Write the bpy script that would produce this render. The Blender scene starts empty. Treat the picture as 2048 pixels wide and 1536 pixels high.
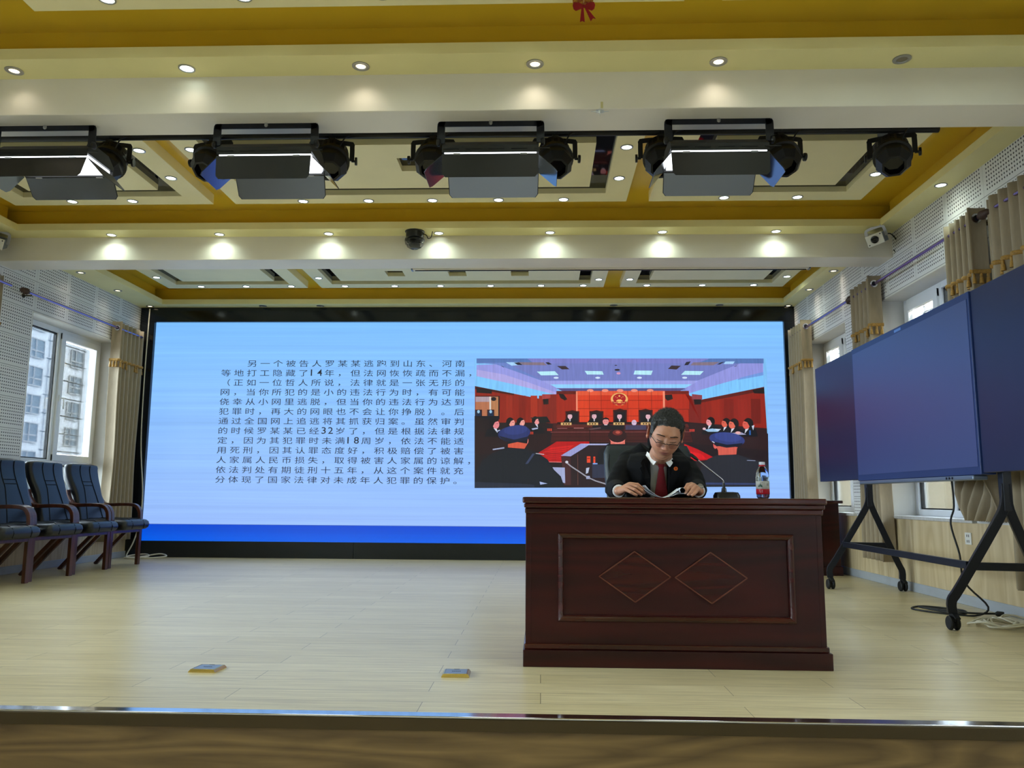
import bpy, math, random
from mathutils import Vector, Matrix, noise
from mathutils.bvhtree import BVHTree
import numpy as np
random.seed(7)
PI = math.pi
D = bpy.data
SC = bpy.context.scene
COL = SC.collection

# ---------------------------------------------------------------- camera, world, exposure
cd = D.cameras.new('camera'); cam = D.objects.new('camera', cd); COL.objects.link(cam)
CAM_P, CAM_Y, CAM_R = 0.139, 0.0365, -0.0065
cam.matrix_world = (Matrix.Translation((0, 0, .77)) @ Matrix.Rotation(CAM_Y, 4, 'Z') @ Matrix.Rotation(CAM_P, 4, 'X')
                    @ Matrix.Rotation(CAM_R, 4, 'Y') @ Matrix.Rotation(PI/2, 4, 'X'))
cd.sensor_width = 36; cd.lens = 1600/2048*36; cd.clip_start = .05; cd.clip_end = 400
SC.camera = cam
SC.view_settings.view_transform = 'Standard'; SC.view_settings.look = 'None'
SC.view_settings.gamma = 1; SC.view_settings.exposure = 0.3; SC.view_settings.use_curve_mapping = False
SC.cycles.max_bounces = 8; SC.cycles.diffuse_bounces = 4; SC.cycles.transparent_max_bounces = 16
SC.cycles.sample_clamp_indirect = 25.0
SC.cycles.caustics_reflective = False; SC.cycles.caustics_refractive = False
SC.cycles.use_denoising = True
W = D.worlds.new('sky'); SC.world = W; W.use_nodes = True
bg = W.node_tree.nodes['Background']; bg.inputs[0].default_value = (.88, .94, 1, 1); bg.inputs[1].default_value = 23

def lin(c):
    c = [x/255 for x in c]
    return tuple(x/12.92 if x <= .04045 else ((x+.055)/1.055)**2.4 for x in c)

# key lamps ------------------------------------------------------ daylight enters through portals at the windows
WIN_L = [(7.68, 9.32), (4.9, 6.55), (2.0, 3.65), (-1.2, .8), (-5, -2.6)]  # last two: unseen openings behind the camera, added to let in more light
WIN_R = [(8.2, 9.42), (6.0, 7.33), (3.95, 5.25), (1.8, 3.1), (-1.2, .8), (-5, -2.6)]  # likewise the last two here, added behind the camera for light
WZ0, WZ1 = .6, 2.58
XL, XR, ZC, ZB, ZP, ZY = -5.10, 3.135, 3.119, 2.90, 3.25, 3.335
Y_LED = 9.85
HALL_Z = -.80
for side, wins in ((-1, WIN_L), (1, WIN_R)):
    for a, b in wins:
        l = D.lights.new('window_portal', 'AREA'); l.shape = 'RECTANGLE'; l.size = WZ1-WZ0; l.size_y = b-a
        l.cycles.is_portal = True
        o = D.objects.new('window_portal', l); COL.objects.link(o)
        x = XL-.32 if side < 0 else XR+.34
        o.location = (x, (a+b)/2, (WZ0+WZ1)/2)
        o.rotation_euler = (0, -PI/2 if side < 0 else PI/2, 0)

# ---------------------------------------------------------------- mesh builder
class MB:
    def __init__(s): s.v = []; s.f = []; s.m = []; s.mi = 0
    def add(s, vs, fs):
        n = len(s.v); s.v += [tuple(map(float, p)) for p in vs]
        s.f += [tuple(i+n for i in f) for f in fs]; s.m += [s.mi]*len(fs); return s
    def box(s, x0, x1, y0, y1, z0, z1):
        vs = [(x, y, z) for z in (z0, z1) for y in (y0, y1) for x in (x0, x1)]
        return s.add(vs, [(0, 2, 3, 1), (4, 5, 7, 6), (0, 1, 5, 4), (2, 6, 7, 3), (0, 4, 6, 2), (1, 3, 7, 5)])
    def cbox(s, c, d, M=None):
        n = len(s.v)
        s.box(-d[0]/2, d[0]/2, -d[1]/2, d[1]/2, -d[2]/2, d[2]/2)
        M = M or Matrix.Identity(3)
        for i in range(n, len(s.v)): s.v[i] = tuple(M @ Vector(s.v[i]) + Vector(c))
        return s
    def quad(s, a, b, c, d): return s.add([a, b, c, d], [(0, 1, 2, 3)])
    def rings(s, rings, cap=True, closed=False):
        n = len(rings[0]); vs = [p for r in rings for p in r]; fs = []
        R = len(rings)
        for i in range(R if closed else R-1):
            j = (i+1) % R
            for k in range(n):
                l = (k+1) % n
                fs.append((i*n+k, i*n+l, j*n+l, j*n+k))
        if cap and not closed:
            fs.append(tuple(range(n))[::-1]); fs.append(tuple((R-1)*n+k for k in range(n)))
        return s.add(vs, fs)
    def tube(s, pts, r, n=8, cap=True, closed=False, flat=None):
        P = [Vector(p) for p in pts]; rr = r if isinstance(r, (list, tuple)) else [r]*len(P)
        up = None; out = []
        for i, p in enumerate(P):
            if closed: t = P[(i+1) % len(P)]-P[i-1]
            else: t = P[min(i+1, len(P)-1)]-P[max(i-1, 0)]
            if t.length < 1e-9: t = Vector((0, 0, 1))
            t.normalize()
            if up is None:
                up = Vector((0, 0, 1)) if abs(t.z) < .9 else Vector((1, 0, 0))
            up = (up - t*up.dot(t))
            if up.length < 1e-6: up = Vector((1, 0, 0)) - t*t.x
            up.normalize(); sd = t.cross(up)
            fa, fb = flat if flat else (1, 1)
            out.append([p + (up*math.cos(2*PI*k/n)*fa + sd*math.sin(2*PI*k/n)*fb)*rr[i] for k in range(n)])
        return s.rings(out, cap, closed)
    def bar(s, pts, w, h, up=(0, 0, 1)):
        """rectangular section swept along pts; w across, h along 'up'"""
        P = [Vector(p) for p in pts]; out = []; u0 = Vector(up)
        for i, p in enumerate(P):
            t = (P[min(i+1, len(P)-1)]-P[max(i-1, 0)]).normalized()
            sd = t.cross(u0)
            if sd.length < 1e-4: sd = Vector((1, 0, 0))
            sd.normalize(); u = sd.cross(t)
            out.append([p+sd*a*w/2+u*b*h/2 for a, b in ((-1, -1), (1, -1), (1, 1), (-1, 1))])
        return s.rings(out)
    def lathe(s, prof, o=(0, 0, 0), M=None, n=24, sq=(1, 1)):
        M = M or Matrix.Identity(3); o = Vector(o)
        rg = [[o + M @ Vector((max(r, 1e-5)*math.cos(2*PI*k/n)*sq[0], max(r, 1e-5)*math.sin(2*PI*k/n)*sq[1], z)) for k in range(n)] for r, z in prof]
        return s.rings(rg)
    def prism(s, poly, f, d0, d1):
        """poly of 2d points, f(u,v,d)->xyz"""
        n = len(poly)
        return s.add([f(u, v, d0) for u, v in poly]+[f(u, v, d1) for u, v in poly],
                     [tuple(range(n))[::-1], tuple(range(n, 2*n))]+[(i, (i+1) % n, n+(i+1) % n, n+i) for i in range(n)])
    def grid(s, nu, nv, f, wrap=False):
        vs = [f(i/(nu if wrap else nu-1), j/(nv-1)) for j in range(nv) for i in range(nu)]
        fs = []
        for j in range(nv-1):
            for i in range(nu if wrap else nu-1):
                k = (i+1) % nu
                fs.append((j*nu+i, j*nu+k, (j+1)*nu+k, (j+1)*nu+i))
        return s.add(vs, fs)
    def ell(s, c, r, n=16, M=None):
        M = M or Matrix.Identity(3); c = Vector(c)
        rg = []
        for j in range(n//2+1):
            a = PI*j/(n//2); rg.append([c + M @ Vector((r[0]*math.sin(a)*math.cos(2*PI*k/n)+1e-6*math.cos(2*PI*k/n), r[1]*math.sin(a)*math.sin(2*PI*k/n), r[2]*math.cos(a))) for k in range(n)])
        return s.rings(rg[::-1])
    def build(s, name, mat, parent=None, smooth=None, bevel=0, loc=None, fixn=True):
        me = D.meshes.new(name); me.from_pydata(s.v, [], s.f)
        mats = mat if isinstance(mat, (list, tuple)) else [mat]
        for m in mats: me.materials.append(m)
        if len(mats) > 1: me.polygons.foreach_set('material_index', s.m)
        if fixn:
            import bmesh
            bm = bmesh.new(); bm.from_mesh(me); bmesh.ops.recalc_face_normals(bm, faces=bm.faces); bm.to_mesh(me); bm.free()
        if smooth is not None:
            me.polygons.foreach_set('use_smooth', [True]*len(me.polygons))
            if smooth < 180: me.set_sharp_from_angle(angle=math.radians(smooth))
        me.update()
        o = D.objects.new(name, me); COL.objects.link(o)
        if parent: o.parent = parent; 
        if loc: o.location = loc
        if bevel:
            b = o.modifiers.new('b', 'BEVEL'); b.width = bevel; b.segments = 2; b.limit_method = 'ANGLE'; b.harden_normals = False
        return o

def tag(o, label, cat, group=None, kind=None):
    if label: o['label'] = label
    if cat: o['category'] = cat
    if group: o['group'] = group
    if kind: o['kind'] = kind
    return o
def empty(name, loc, label=None, cat=None, group=None, rz=0, kind=None):
    o = D.objects.new(name, None); COL.objects.link(o); o.location = loc; o.rotation_euler = (0, 0, rz); o.empty_display_size = .1
    return tag(o, label, cat, group, kind)
def struct(o): o['kind'] = 'structure'; return o
def copy_tree(o, parent=None):
    c = o.copy(); COL.objects.link(c)
    if parent: c.parent = parent
    for ch in list(o.children): copy_tree(ch, c)
    return c
ORD = ['first', 'second', 'third', 'fourth', 'fifth', 'sixth', 'seventh', 'eighth', 'ninth']

# ---------------------------------------------------------------- materials
def mat(name, col, rough=.5, metal=0, spec=.5, noise_amt=0, noise_scale=20, stretch=(1, 1, 1), col2=None, bump=0, bscale=None, coat=0, emis=None, es=0, sheen=0, trans=0, ior=1.45, alpha=1):
    m = D.materials.new(name); m.use_nodes = True; nt = m.node_tree; N = nt.nodes; L = nt.links
    b = N['Principled BSDF']; I = b.inputs
    c = lin(col)+(1,)
    I['Base Color'].default_value = c; I['Roughness'].default_value = rough; I['Metallic'].default_value = metal
    I['Specular IOR Level'].default_value = spec; I['IOR'].default_value = ior
    I['Coat Weight'].default_value = coat; I['Coat Roughness'].default_value = .1
    I['Sheen Weight'].default_value = sheen; I['Transmission Weight'].default_value = trans
    if emis: I['Emission Color'].default_value = lin(emis)+(1,); I['Emission Strength'].default_value = es
    if noise_amt or bump:
        tc = N.new('ShaderNodeTexCoord'); mp = N.new('ShaderNodeMapping'); mp.inputs['Scale'].default_value = stretch
        nz = N.new('ShaderNodeTexNoise'); nz.inputs['Scale'].default_value = noise_scale; nz.inputs['Detail'].default_value = 5
        L.new(tc.outputs['Object'], mp.inputs[0]); L.new(mp.outputs[0], nz.inputs['Vector'])
        if noise_amt:
            mx = N.new('ShaderNodeMix'); mx.data_type = 'RGBA'
            rp = N.new('ShaderNodeValToRGB'); rp.color_ramp.elements[0].position = .35; rp.color_ramp.elements[1].position = .65
            L.new(nz.outputs[0], rp.inputs[0]); L.new(rp.outputs[0], mx.inputs[0])
            c2 = lin(col2)+(1,) if col2 else tuple(x*(1-noise_amt) for x in c[:3])+(1,)
            mx.inputs[6].default_value = c; mx.inputs[7].default_value = c2
            L.new(mx.outputs[2], I['Base Color'])
        if bump:
            bp = N.new('ShaderNodeBump'); bp.inputs['Strength'].default_value = bump; bp.inputs['Distance'].default_value = .01
            if bscale:
                n2 = N.new('ShaderNodeTexNoise'); n2.inputs['Scale'].default_value = bscale; n2.inputs['Detail'].default_value = 4
                L.new(mp.outputs[0], n2.inputs['Vector']); L.new(n2.outputs[0], bp.inputs['Height'])
            else: L.new(nz.outputs[0], bp.inputs['Height'])
            L.new(bp.outputs[0], I['Normal'])
    return m

def nd(nt, t, **kw):
    n = nt.nodes.new(t)
    for k, v in kw.items(): setattr(n, k, v)
    return n
def mth(nt, op, a, b=None, c=None):
    n = nt.nodes.new('ShaderNodeMath'); n.operation = op
    for i, x in enumerate((a, b, c)):
        if x is None: continue
        if isinstance(x, (int, float)): n.inputs[i].default_value = x
        else: nt.links.new(x, n.inputs[i])
    return n.outputs[0]

def perforated():
    m = D.materials.new('perforated_panel'); m.use_nodes = True; nt = m.node_tree; L = nt.links
    b = nt.nodes['Principled BSDF']; b.inputs['Roughness'].default_value = .55
    tc = nd(nt, 'ShaderNodeTexCoord'); sp = nd(nt, 'ShaderNodeSeparateXYZ'); L.new(tc.outputs['Object'], sp.inputs[0])
    y, z = sp.outputs[1], sp.outputs[2]
    PY, PZ = .54, .30
    py = mth(nt, 'MULTIPLY', mth(nt, 'FRACT', mth(nt, 'DIVIDE', mth(nt, 'ADD', y, 10.8-.14), PY)), PY)
    pz = mth(nt, 'MULTIPLY', mth(nt, 'FRACT', mth(nt, 'DIVIDE', mth(nt, 'ADD', z, 3.0-.183+.3), PZ)), PZ)
    S = .03
    hy = mth(nt, 'SUBTRACT', mth(nt, 'FRACT', mth(nt, 'DIVIDE', py, S)), .5)
    hz = mth(nt, 'SUBTRACT', mth(nt, 'FRACT', mth(nt, 'DIVIDE', pz, S)), .5)
    d = mth(nt, 'SQRT', mth(nt, 'ADD', mth(nt, 'MULTIPLY', hy, hy), mth(nt, 'MULTIPLY', hz, hz)))
    hole = mth(nt, 'LESS_THAN', d, .235)
    iny = mth(nt, 'MULTIPLY', mth(nt, 'GREATER_THAN', py, .03), mth(nt, 'LESS_THAN', py, PY-.03))
    inz = mth(nt, 'MULTIPLY', mth(nt, 'GREATER_THAN', pz, .03), mth(nt, 'LESS_THAN', pz, PZ-.015))
    hole = mth(nt, 'MULTIPLY', hole, mth(nt, 'MULTIPLY', iny, inz))
    seam = mth(nt, 'LESS_THAN', pz, .005)
    seam2 = mth(nt, 'LESS_THAN', py, .004)
    dark = mth(nt, 'MAXIMUM', hole, mth(nt, 'MAXIMUM', mth(nt, 'MULTIPLY', seam, .75), mth(nt, 'MULTIPLY', seam2, .3)))
    mx = nd(nt, 'ShaderNodeMix', data_type='RGBA'); L.new(dark, mx.inputs[0])
    mx.inputs[6].default_value = lin((226, 225, 224))+(1,); mx.inputs[7].default_value = lin((42, 42, 46))+(1,)
    L.new(mx.outputs[2], b.inputs['Base Color'])
    return m

def floor_mat():
    m = D.materials.new('laminate_floor'); m.use_nodes = True; nt = m.node_tree; L = nt.links
    b = nt.nodes['Principled BSDF']
    tc = nd(nt, 'ShaderNodeTexCoord')
    br = nd(nt, 'ShaderNodeTexBrick'); br.offset = .37; br.inputs['Scale'].default_value = 1
    br.inputs['Brick Width'].default_value = 1.2; br.inputs['Row Height'].default_value = .165
    br.inputs['Mortar Size'].default_value = .0016; br.inputs['Mortar Smooth'].default_value = .3
    br.inputs['Color1'].default_value = lin((214, 200, 164))+(1,); br.inputs['Color2'].default_value = lin((203, 188, 150))+(1,)
    br.inputs['Mortar'].default_value = lin((120, 108, 84))+(1,)
    L.new(tc.outputs['Object'], br.inputs['Vector'])
    mp = nd(nt, 'ShaderNodeMapping'); mp.inputs['Scale'].default_value = (.8, 16, 1); L.new(tc.outputs['Object'], mp.inputs[0])
    nz = nd(nt, 'ShaderNodeTexNoise'); nz.inputs['Scale'].default_value = 3.0; nz.inputs['Detail'].default_value = 8; nz.inputs['Roughness'].default_value = .7
    L.new(mp.outputs[0], nz.inputs['Vector'])
    rp = nd(nt, 'ShaderNodeValToRGB'); rp.color_ramp.elements[0].position = .33; rp.color_ramp.elements[0].color = (.66, .60, .50, 1)
    rp.color_ramp.elements[1].position = .62; rp.color_ramp.elements[1].color = (1.06, 1.06, 1.04, 1)
    L.new(nz.outputs[0], rp.inputs[0])
    mx = nd(nt, 'ShaderNodeMix', data_type='RGBA', blend_type='MULTIPLY'); mx.inputs[0].default_value = .85
    L.new(br.outputs['Color'], mx.inputs[6]); L.new(rp.outputs[0], mx.inputs[7])
    # short dark scratches along the planks
    mp2 = nd(nt, 'ShaderNodeMapping'); mp2.inputs['Scale'].default_value = (1.2, 26, 1); L.new(tc.outputs['Object'], mp2.inputs[0])
    n2 = nd(nt, 'ShaderNodeTexNoise'); n2.inputs['Scale'].default_value = 2.2; n2.inputs['Detail'].default_value = 2; L.new(mp2.outputs[0], n2.inputs['Vector'])
    sc = mth(nt, 'GREATER_THAN', n2.outputs[0], .745)
    mx2 = nd(nt, 'ShaderNodeMix', data_type='RGBA'); L.new(mth(nt, 'MULTIPLY', sc, .5), mx2.inputs[0]); L.new(mx.outputs[2], mx2.inputs[6])
    mx2.inputs[7].default_value = lin((70, 62, 52))+(1,)
    L.new(mx2.outputs[2], b.inputs['Base Color'])
    rr = nd(nt, 'ShaderNodeMapRange'); rr.inputs[3].default_value = .22; rr.inputs[4].default_value = .40
    L.new(nz.outputs[0], rr.inputs[0]); L.new(rr.outputs[0], b.inputs['Roughness'])
    bp = nd(nt, 'ShaderNodeBump'); bp.inputs['Strength'].default_value = .12; bp.inputs['Distance'].default_value = .004
    L.new(nz.outputs[0], bp.inputs['Height']); L.new(bp.outputs[0], b.inputs['Normal'])
    return m

def grain_mat(name, c1, c2, scale, rough, axis=0, coat=0, seam=None, dist=4):
    """wood: stretched noise rings along one axis"""
    m = D.materials.new(name); m.use_nodes = True; nt = m.node_tree; L = nt.links
    b = nt.nodes['Principled BSDF']; b.inputs['Roughness'].default_value = rough; b.inputs['Coat Weight'].default_value = coat; b.inputs['Coat Roughness'].default_value = .12; b.inputs['Specular IOR Level'].default_value = .3 if 'mahogany' in name else .5
    tc = nd(nt, 'ShaderNodeTexCoord'); mp = nd(nt, 'ShaderNodeMapping')
    s = [1, 1, 1]; s[axis] = .12; mp.inputs['Scale'].default_value = s
    L.new(tc.outputs['Object'], mp.inputs[0])
    nz = nd(nt, 'ShaderNodeTexNoise'); nz.inputs['Scale'].default_value = scale; nz.inputs['Detail'].default_value = 6; nz.inputs['Distortion'].default_value = .6
    L.new(mp.outputs[0], nz.inputs['Vector'])
    n2 = nd(nt, 'ShaderNodeTexNoise'); n2.inputs['Scale'].default_value = scale*.25; n2.inputs['Detail'].default_value = 1; L.new(mp.outputs[0], n2.inputs['Vector'])
    w = mth(nt, 'FRACT', mth(nt, 'MULTIPLY', n2.outputs[0], dist*3))
    w = mth(nt, 'ABSOLUTE', mth(nt, 'SUBTRACT', w, .5))
    f = mth(nt, 'ADD', mth(nt, 'MULTIPLY', nz.outputs[0], .7), mth(nt, 'MULTIPLY', w, .6))
    rp = nd(nt, 'ShaderNodeValToRGB'); rp.color_ramp.elements[0].position = .3; rp.color_ramp.elements[1].position = .75
    rp.color_ramp.elements[0].color = lin(c1)+(1,); rp.color_ramp.elements[1].color = lin(c2)+(1,)
    L.new(f, rp.inputs[0]); L.new(rp.outputs[0], b.inputs['Base Color'])
    return m

def glass_mat(name, tint=(235, 242, 245), refl=.06):
    m = D.materials.new(name); m.use_nodes = True; nt = m.node_tree; L = nt.links
    for n in list(nt.nodes): nt.nodes.remove(n)
    o = nd(nt, 'ShaderNodeOutputMaterial'); mx = nd(nt, 'ShaderNodeMixShader'); t = nd(nt, 'ShaderNodeBsdfTransparent'); g = nd(nt, 'ShaderNodeBsdfGlossy')
    t.inputs[0].default_value = lin(tint)+(1,); g.inputs['Roughness'].default_value = .02
    fr = nd(nt, 'ShaderNodeFresnel'); fr.inputs[0].default_value = 1.45
    L.new(mth(nt, 'MULTIPLY', fr.outputs[0], .9), mx.inputs[0]); L.new(t.outputs[0], mx.inputs[1]); L.new(g.outputs[0], mx.inputs[2]); L.new(mx.outputs[0], o.inputs[0])
    return m

def emit(name, col, s):
    m = D.materials.new(name); m.use_nodes = True; nt = m.node_tree
    b = nt.nodes['Principled BSDF']; b.inputs['Base Color'].default_value = (.02, .02, .02, 1); b.inputs['Roughness'].default_value = .5
    b.inputs['Emission Color'].default_value = lin(col)+(1,); b.inputs['Emission Strength'].default_value = s
    return m

M = dict(
    perf=perforated(), floor=floor_mat(),
    cream=mat('cream_ceiling_paint', (243, 232, 184), .5, noise_amt=.05, noise_scale=3),
    soffit=mat('soffit_paint_yellow_bounce', (240, 230, 168), .5, noise_amt=.05, noise_scale=3),  # yellower than the panels: bounce from the yellow ceiling put into the colour
    beam=mat('beam_paint', (236, 230, 218), .45, noise_amt=.05, noise_scale=2.5),
    yellow=mat('yellow_gloss_paint', (224, 186, 52), .28, spec=.6, noise_amt=.05, noise_scale=2),
    mirror=mat('black_mirror_glass', (7, 8, 10), .03, spec=.7),
    white=mat('white_upvc', (232, 234, 236), .35), plaster=mat('white_plaster', (225, 222, 214), .7, noise_amt=.05, noise_scale=6),
    sill=mat('stone_sill', (205, 203, 200), .3, noise_amt=.15, noise_scale=30),
    wains=grain_mat('light_wood_wainscot', (190, 168, 128), (214, 196, 160), 14, .45, axis=2),
    riser=grain_mat('riser_wood', (92, 70, 34), (136, 108, 62), 20, .5, axis=0),
    base=mat('grey_blue_skirting', (172, 178, 186), .35, noise_amt=.12, noise_scale=12, stretch=(1, .3, 1)),
    chrome=mat('chrome', (225, 225, 228), .12, 1), steel=mat('brushed_steel', (170, 170, 172), .35, 1), brass=mat('brass', (222, 196, 128), .22, 1),
    dsteel=mat('dark_bronze_metal', (88, 76, 56), .4, 1),
    black=mat('black_powder_coat', (20, 20, 21), .5, noise_amt=.1, noise_scale=40, bump=.05), blackg=mat('black_gloss', (9, 10, 13), .12, spec=.6),
    bplast=mat('black_plastic', (15, 15, 16), .35), casing=mat('led_casing_black', (12, 14, 18), .14, spec=.6, noise_amt=.1, noise_scale=5),
    plinth=mat('led_plinth', (26, 30, 32), .4, noise_amt=.15, noise_scale=6),
    mahog=grain_mat('mahogany', (34, 5, 5), (60, 13, 10), 10, .38, axis=0, coat=.1),
    mahogv=grain_mat('mahogany_moulding', (42, 8, 7), (68, 18, 13), 12, .22, axis=0, coat=.5),
    inlay=grain_mat('mahogany_inlay', (42, 8, 6), (66, 17, 11), 14, .25, axis=0, coat=.4),
    bead=mat('inlay_bead', (100, 50, 32), .3, coat=.4),
    leather=mat('black_leather', (15, 20, 31), .30, spec=.6, noise_amt=.15, noise_scale=60, bump=.12, bscale=180),
    leatherg=mat('grey_leather', (44, 52, 56), .42, noise_amt=.12, noise_scale=50, bump=.12, bscale=160),
    seam=mat('leather_seam', (6, 7, 8), .7),
    bent=grain_mat('dark_bentwood', (56, 26, 16), (92, 48, 30), 16, .3, axis=2, coat=.3),
    curtain=mat('beige_curtain_cloth', (158, 142, 116), .75, sheen=.2, noise_amt=.1, noise_scale=60, stretch=(1, 1, .2)),
    gold=mat('gold_trim_cord', (176, 134, 62), .6, noise_amt=.3, noise_scale=80), rod=mat('lavender_rod_metal', (150, 132, 176), .25, .9), finial=mat('brown_finial', (78, 58, 52), .45, noise_amt=.3, noise_scale=60),
    navy=mat('navy_board', (26, 34, 72), .36, noise_amt=.08, noise_scale=4), tvframe=mat('board_frame', (32, 52, 104), .4), screen=mat('display_glass_blue_reflection', (33, 55, 116), .40, spec=.8, ior=1.7),  # display glass: blue reflection of the video wall put into its colour
    tvsilver=mat('silver_bezel', (120, 132, 152), .35, .6), standm=mat('stand_dark_steel', (17, 20, 30), .42, .2), rubber=mat('black_rubber', (14, 14, 15), .6),
    wcable=mat('white_cable', (214, 208, 192), .5), bcable=mat('black_cable', (14, 14, 15), .5), ivory=mat('ivory_plastic', (228, 226, 220), .4),
    glass=glass_mat('window_glass'), lens=glass_mat('spectacle_lens', (236, 236, 240)),
    shirt=mat('white_shirt_cloth', (244, 246, 250), .8, noise_amt=.05, noise_scale=12), tie=mat('red_tie_silk', (126, 6, 26), .45, noise_amt=.12, noise_scale=80, sheen=.3),
    suit=mat('black_suit_wool', (14, 14, 17), .82, spec=.2, noise_amt=.2, noise_scale=18, bump=.08, bscale=50), hair=mat('black_hair', (22, 22, 22), .5, noise_amt=.6, noise_scale=150, col2=(58, 58, 56)), hairs=mat('grey_hair_sides', (74, 74, 72), .6, noise_amt=.4, noise_scale=160, col2=(34, 34, 34)),
    brow=mat('dark_brow_hair', (34, 26, 22), .7), paper=mat('white_paper', (226, 232, 242), .8),
    red=mat('red_paper', (150, 8, 26), .55), goldleaf=mat('gold_print', (190, 138, 40), .5, noise_amt=.5, noise_scale=90, col2=(120, 20, 20)),
    pet=mat('bottle_plastic', (225, 236, 245), .06, trans=1, ior=1.12), label=mat('bottle_label', (178, 176, 168), .45, noise_amt=.2, noise_scale=30), labelr=mat('bottle_label_red', (176, 14, 34), .45), labelg=mat('bottle_print_green', (20, 70, 50), .5), capw=mat('bottle_cap', (206, 212, 226), .4),
    fac=mat('pale_facade_tile', (150, 150, 152), .6, noise_amt=.04, noise_scale=1), facw=mat('facade_window_glass', (52, 64, 72), .5), facf=mat('facade_frame', (120, 118, 116), .5), facr=mat('cream_facade', (150, 134, 106), .7, noise_amt=.05, noise_scale=1),
    ground=mat('grey_paving', (120, 118, 114), .8), hallf=mat('hall_floor_tile', (206, 196, 180), .4), hallw=mat('hall_wall_paint', (196, 190, 178), .7),
    dl=emit('downlight_led', (238, 255, 240), 9), dlw=emit('warm_downlight_led', (255, 236, 190), 3.0), dloff=mat('unlit_downlight_lens', (120, 112, 96), .3), sfl=emit('stage_panel_light', (244, 250, 255), 3),
    foil=mat('reflective_door_metal', (132, 140, 156), .14, 1),
)

# ================================================================ ROOM
# --- stage floor, riser, hall floor
floor = struct(MB().box(XL-.05, XR+.05, 2.96, 10.05, -.04, 0).build('floor', M['floor']))
t = struct(MB().box(XL, XR, 2.945, 2.96, HALL_Z, -.045).build('trim_1', M['riser']))
e = MB(); e.box(XL, XR, 2.927, 2.982, -.004, .003); e.mi = 1; e.box(XL, XR, 2.925, 2.945, -.046, -.004)
struct(e.build('trim_2', [M['chrome'], M['dsteel']], bevel=.002))
hf = struct(MB().box(XL-.05, XR+.05, -7, 2.945, HALL_Z-.05, HALL_Z).build('floor_hall', M['hallf']))
struct(MB().box(XL-.3, XR+.3, -7.2, -7, HALL_Z-.05, 3.5).build('wall_back', M['hallw']))
struct(MB().box(XL-.3, XR+.3, 10.02, 10.2, HALL_Z-.05, 3.5).build('wall_front', M['hallw']))

def side_wall(name, x0, x1, wins, m):
    b = MB(); segs = sorted(wins); y = -7.0
    for a, c in segs:
        b.box(x0, x1, y, a, HALL_Z, 3.45); b.box(x0, x1, a, c, HALL_Z, WZ0); b.box(x0, x1, a, c, WZ1, 3.45); y = c
    b.box(x0, x1, y, 10.02, HALL_Z, 3.45)
    return struct(b.build(name, m))
side_wall('wall_left', XL-.3, XL, WIN_L, M['perf'])
side_wall('wall_right', XR, XR+.3, WIN_R, M['perf'])
# wainscot + skirting
n = 3
for nm, xa, xb, xc in (('left', XL, XL+.012, XL+.024), ('right', XR-.012, XR, XR-.024)):
    struct(MB().box(min(xa, xb), max(xa, xb), 2.97, 10.0, .0, .597).build('trim_%d' % n, M['wains'])); n += 1
    xo = xb if nm == 'left' else xa
    struct(MB().box(min(xo, xc), max(xo, xc), 2.97, 9.9, 0, .075).build('baseboard_'+nm, M['base'], bevel=.004))

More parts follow.
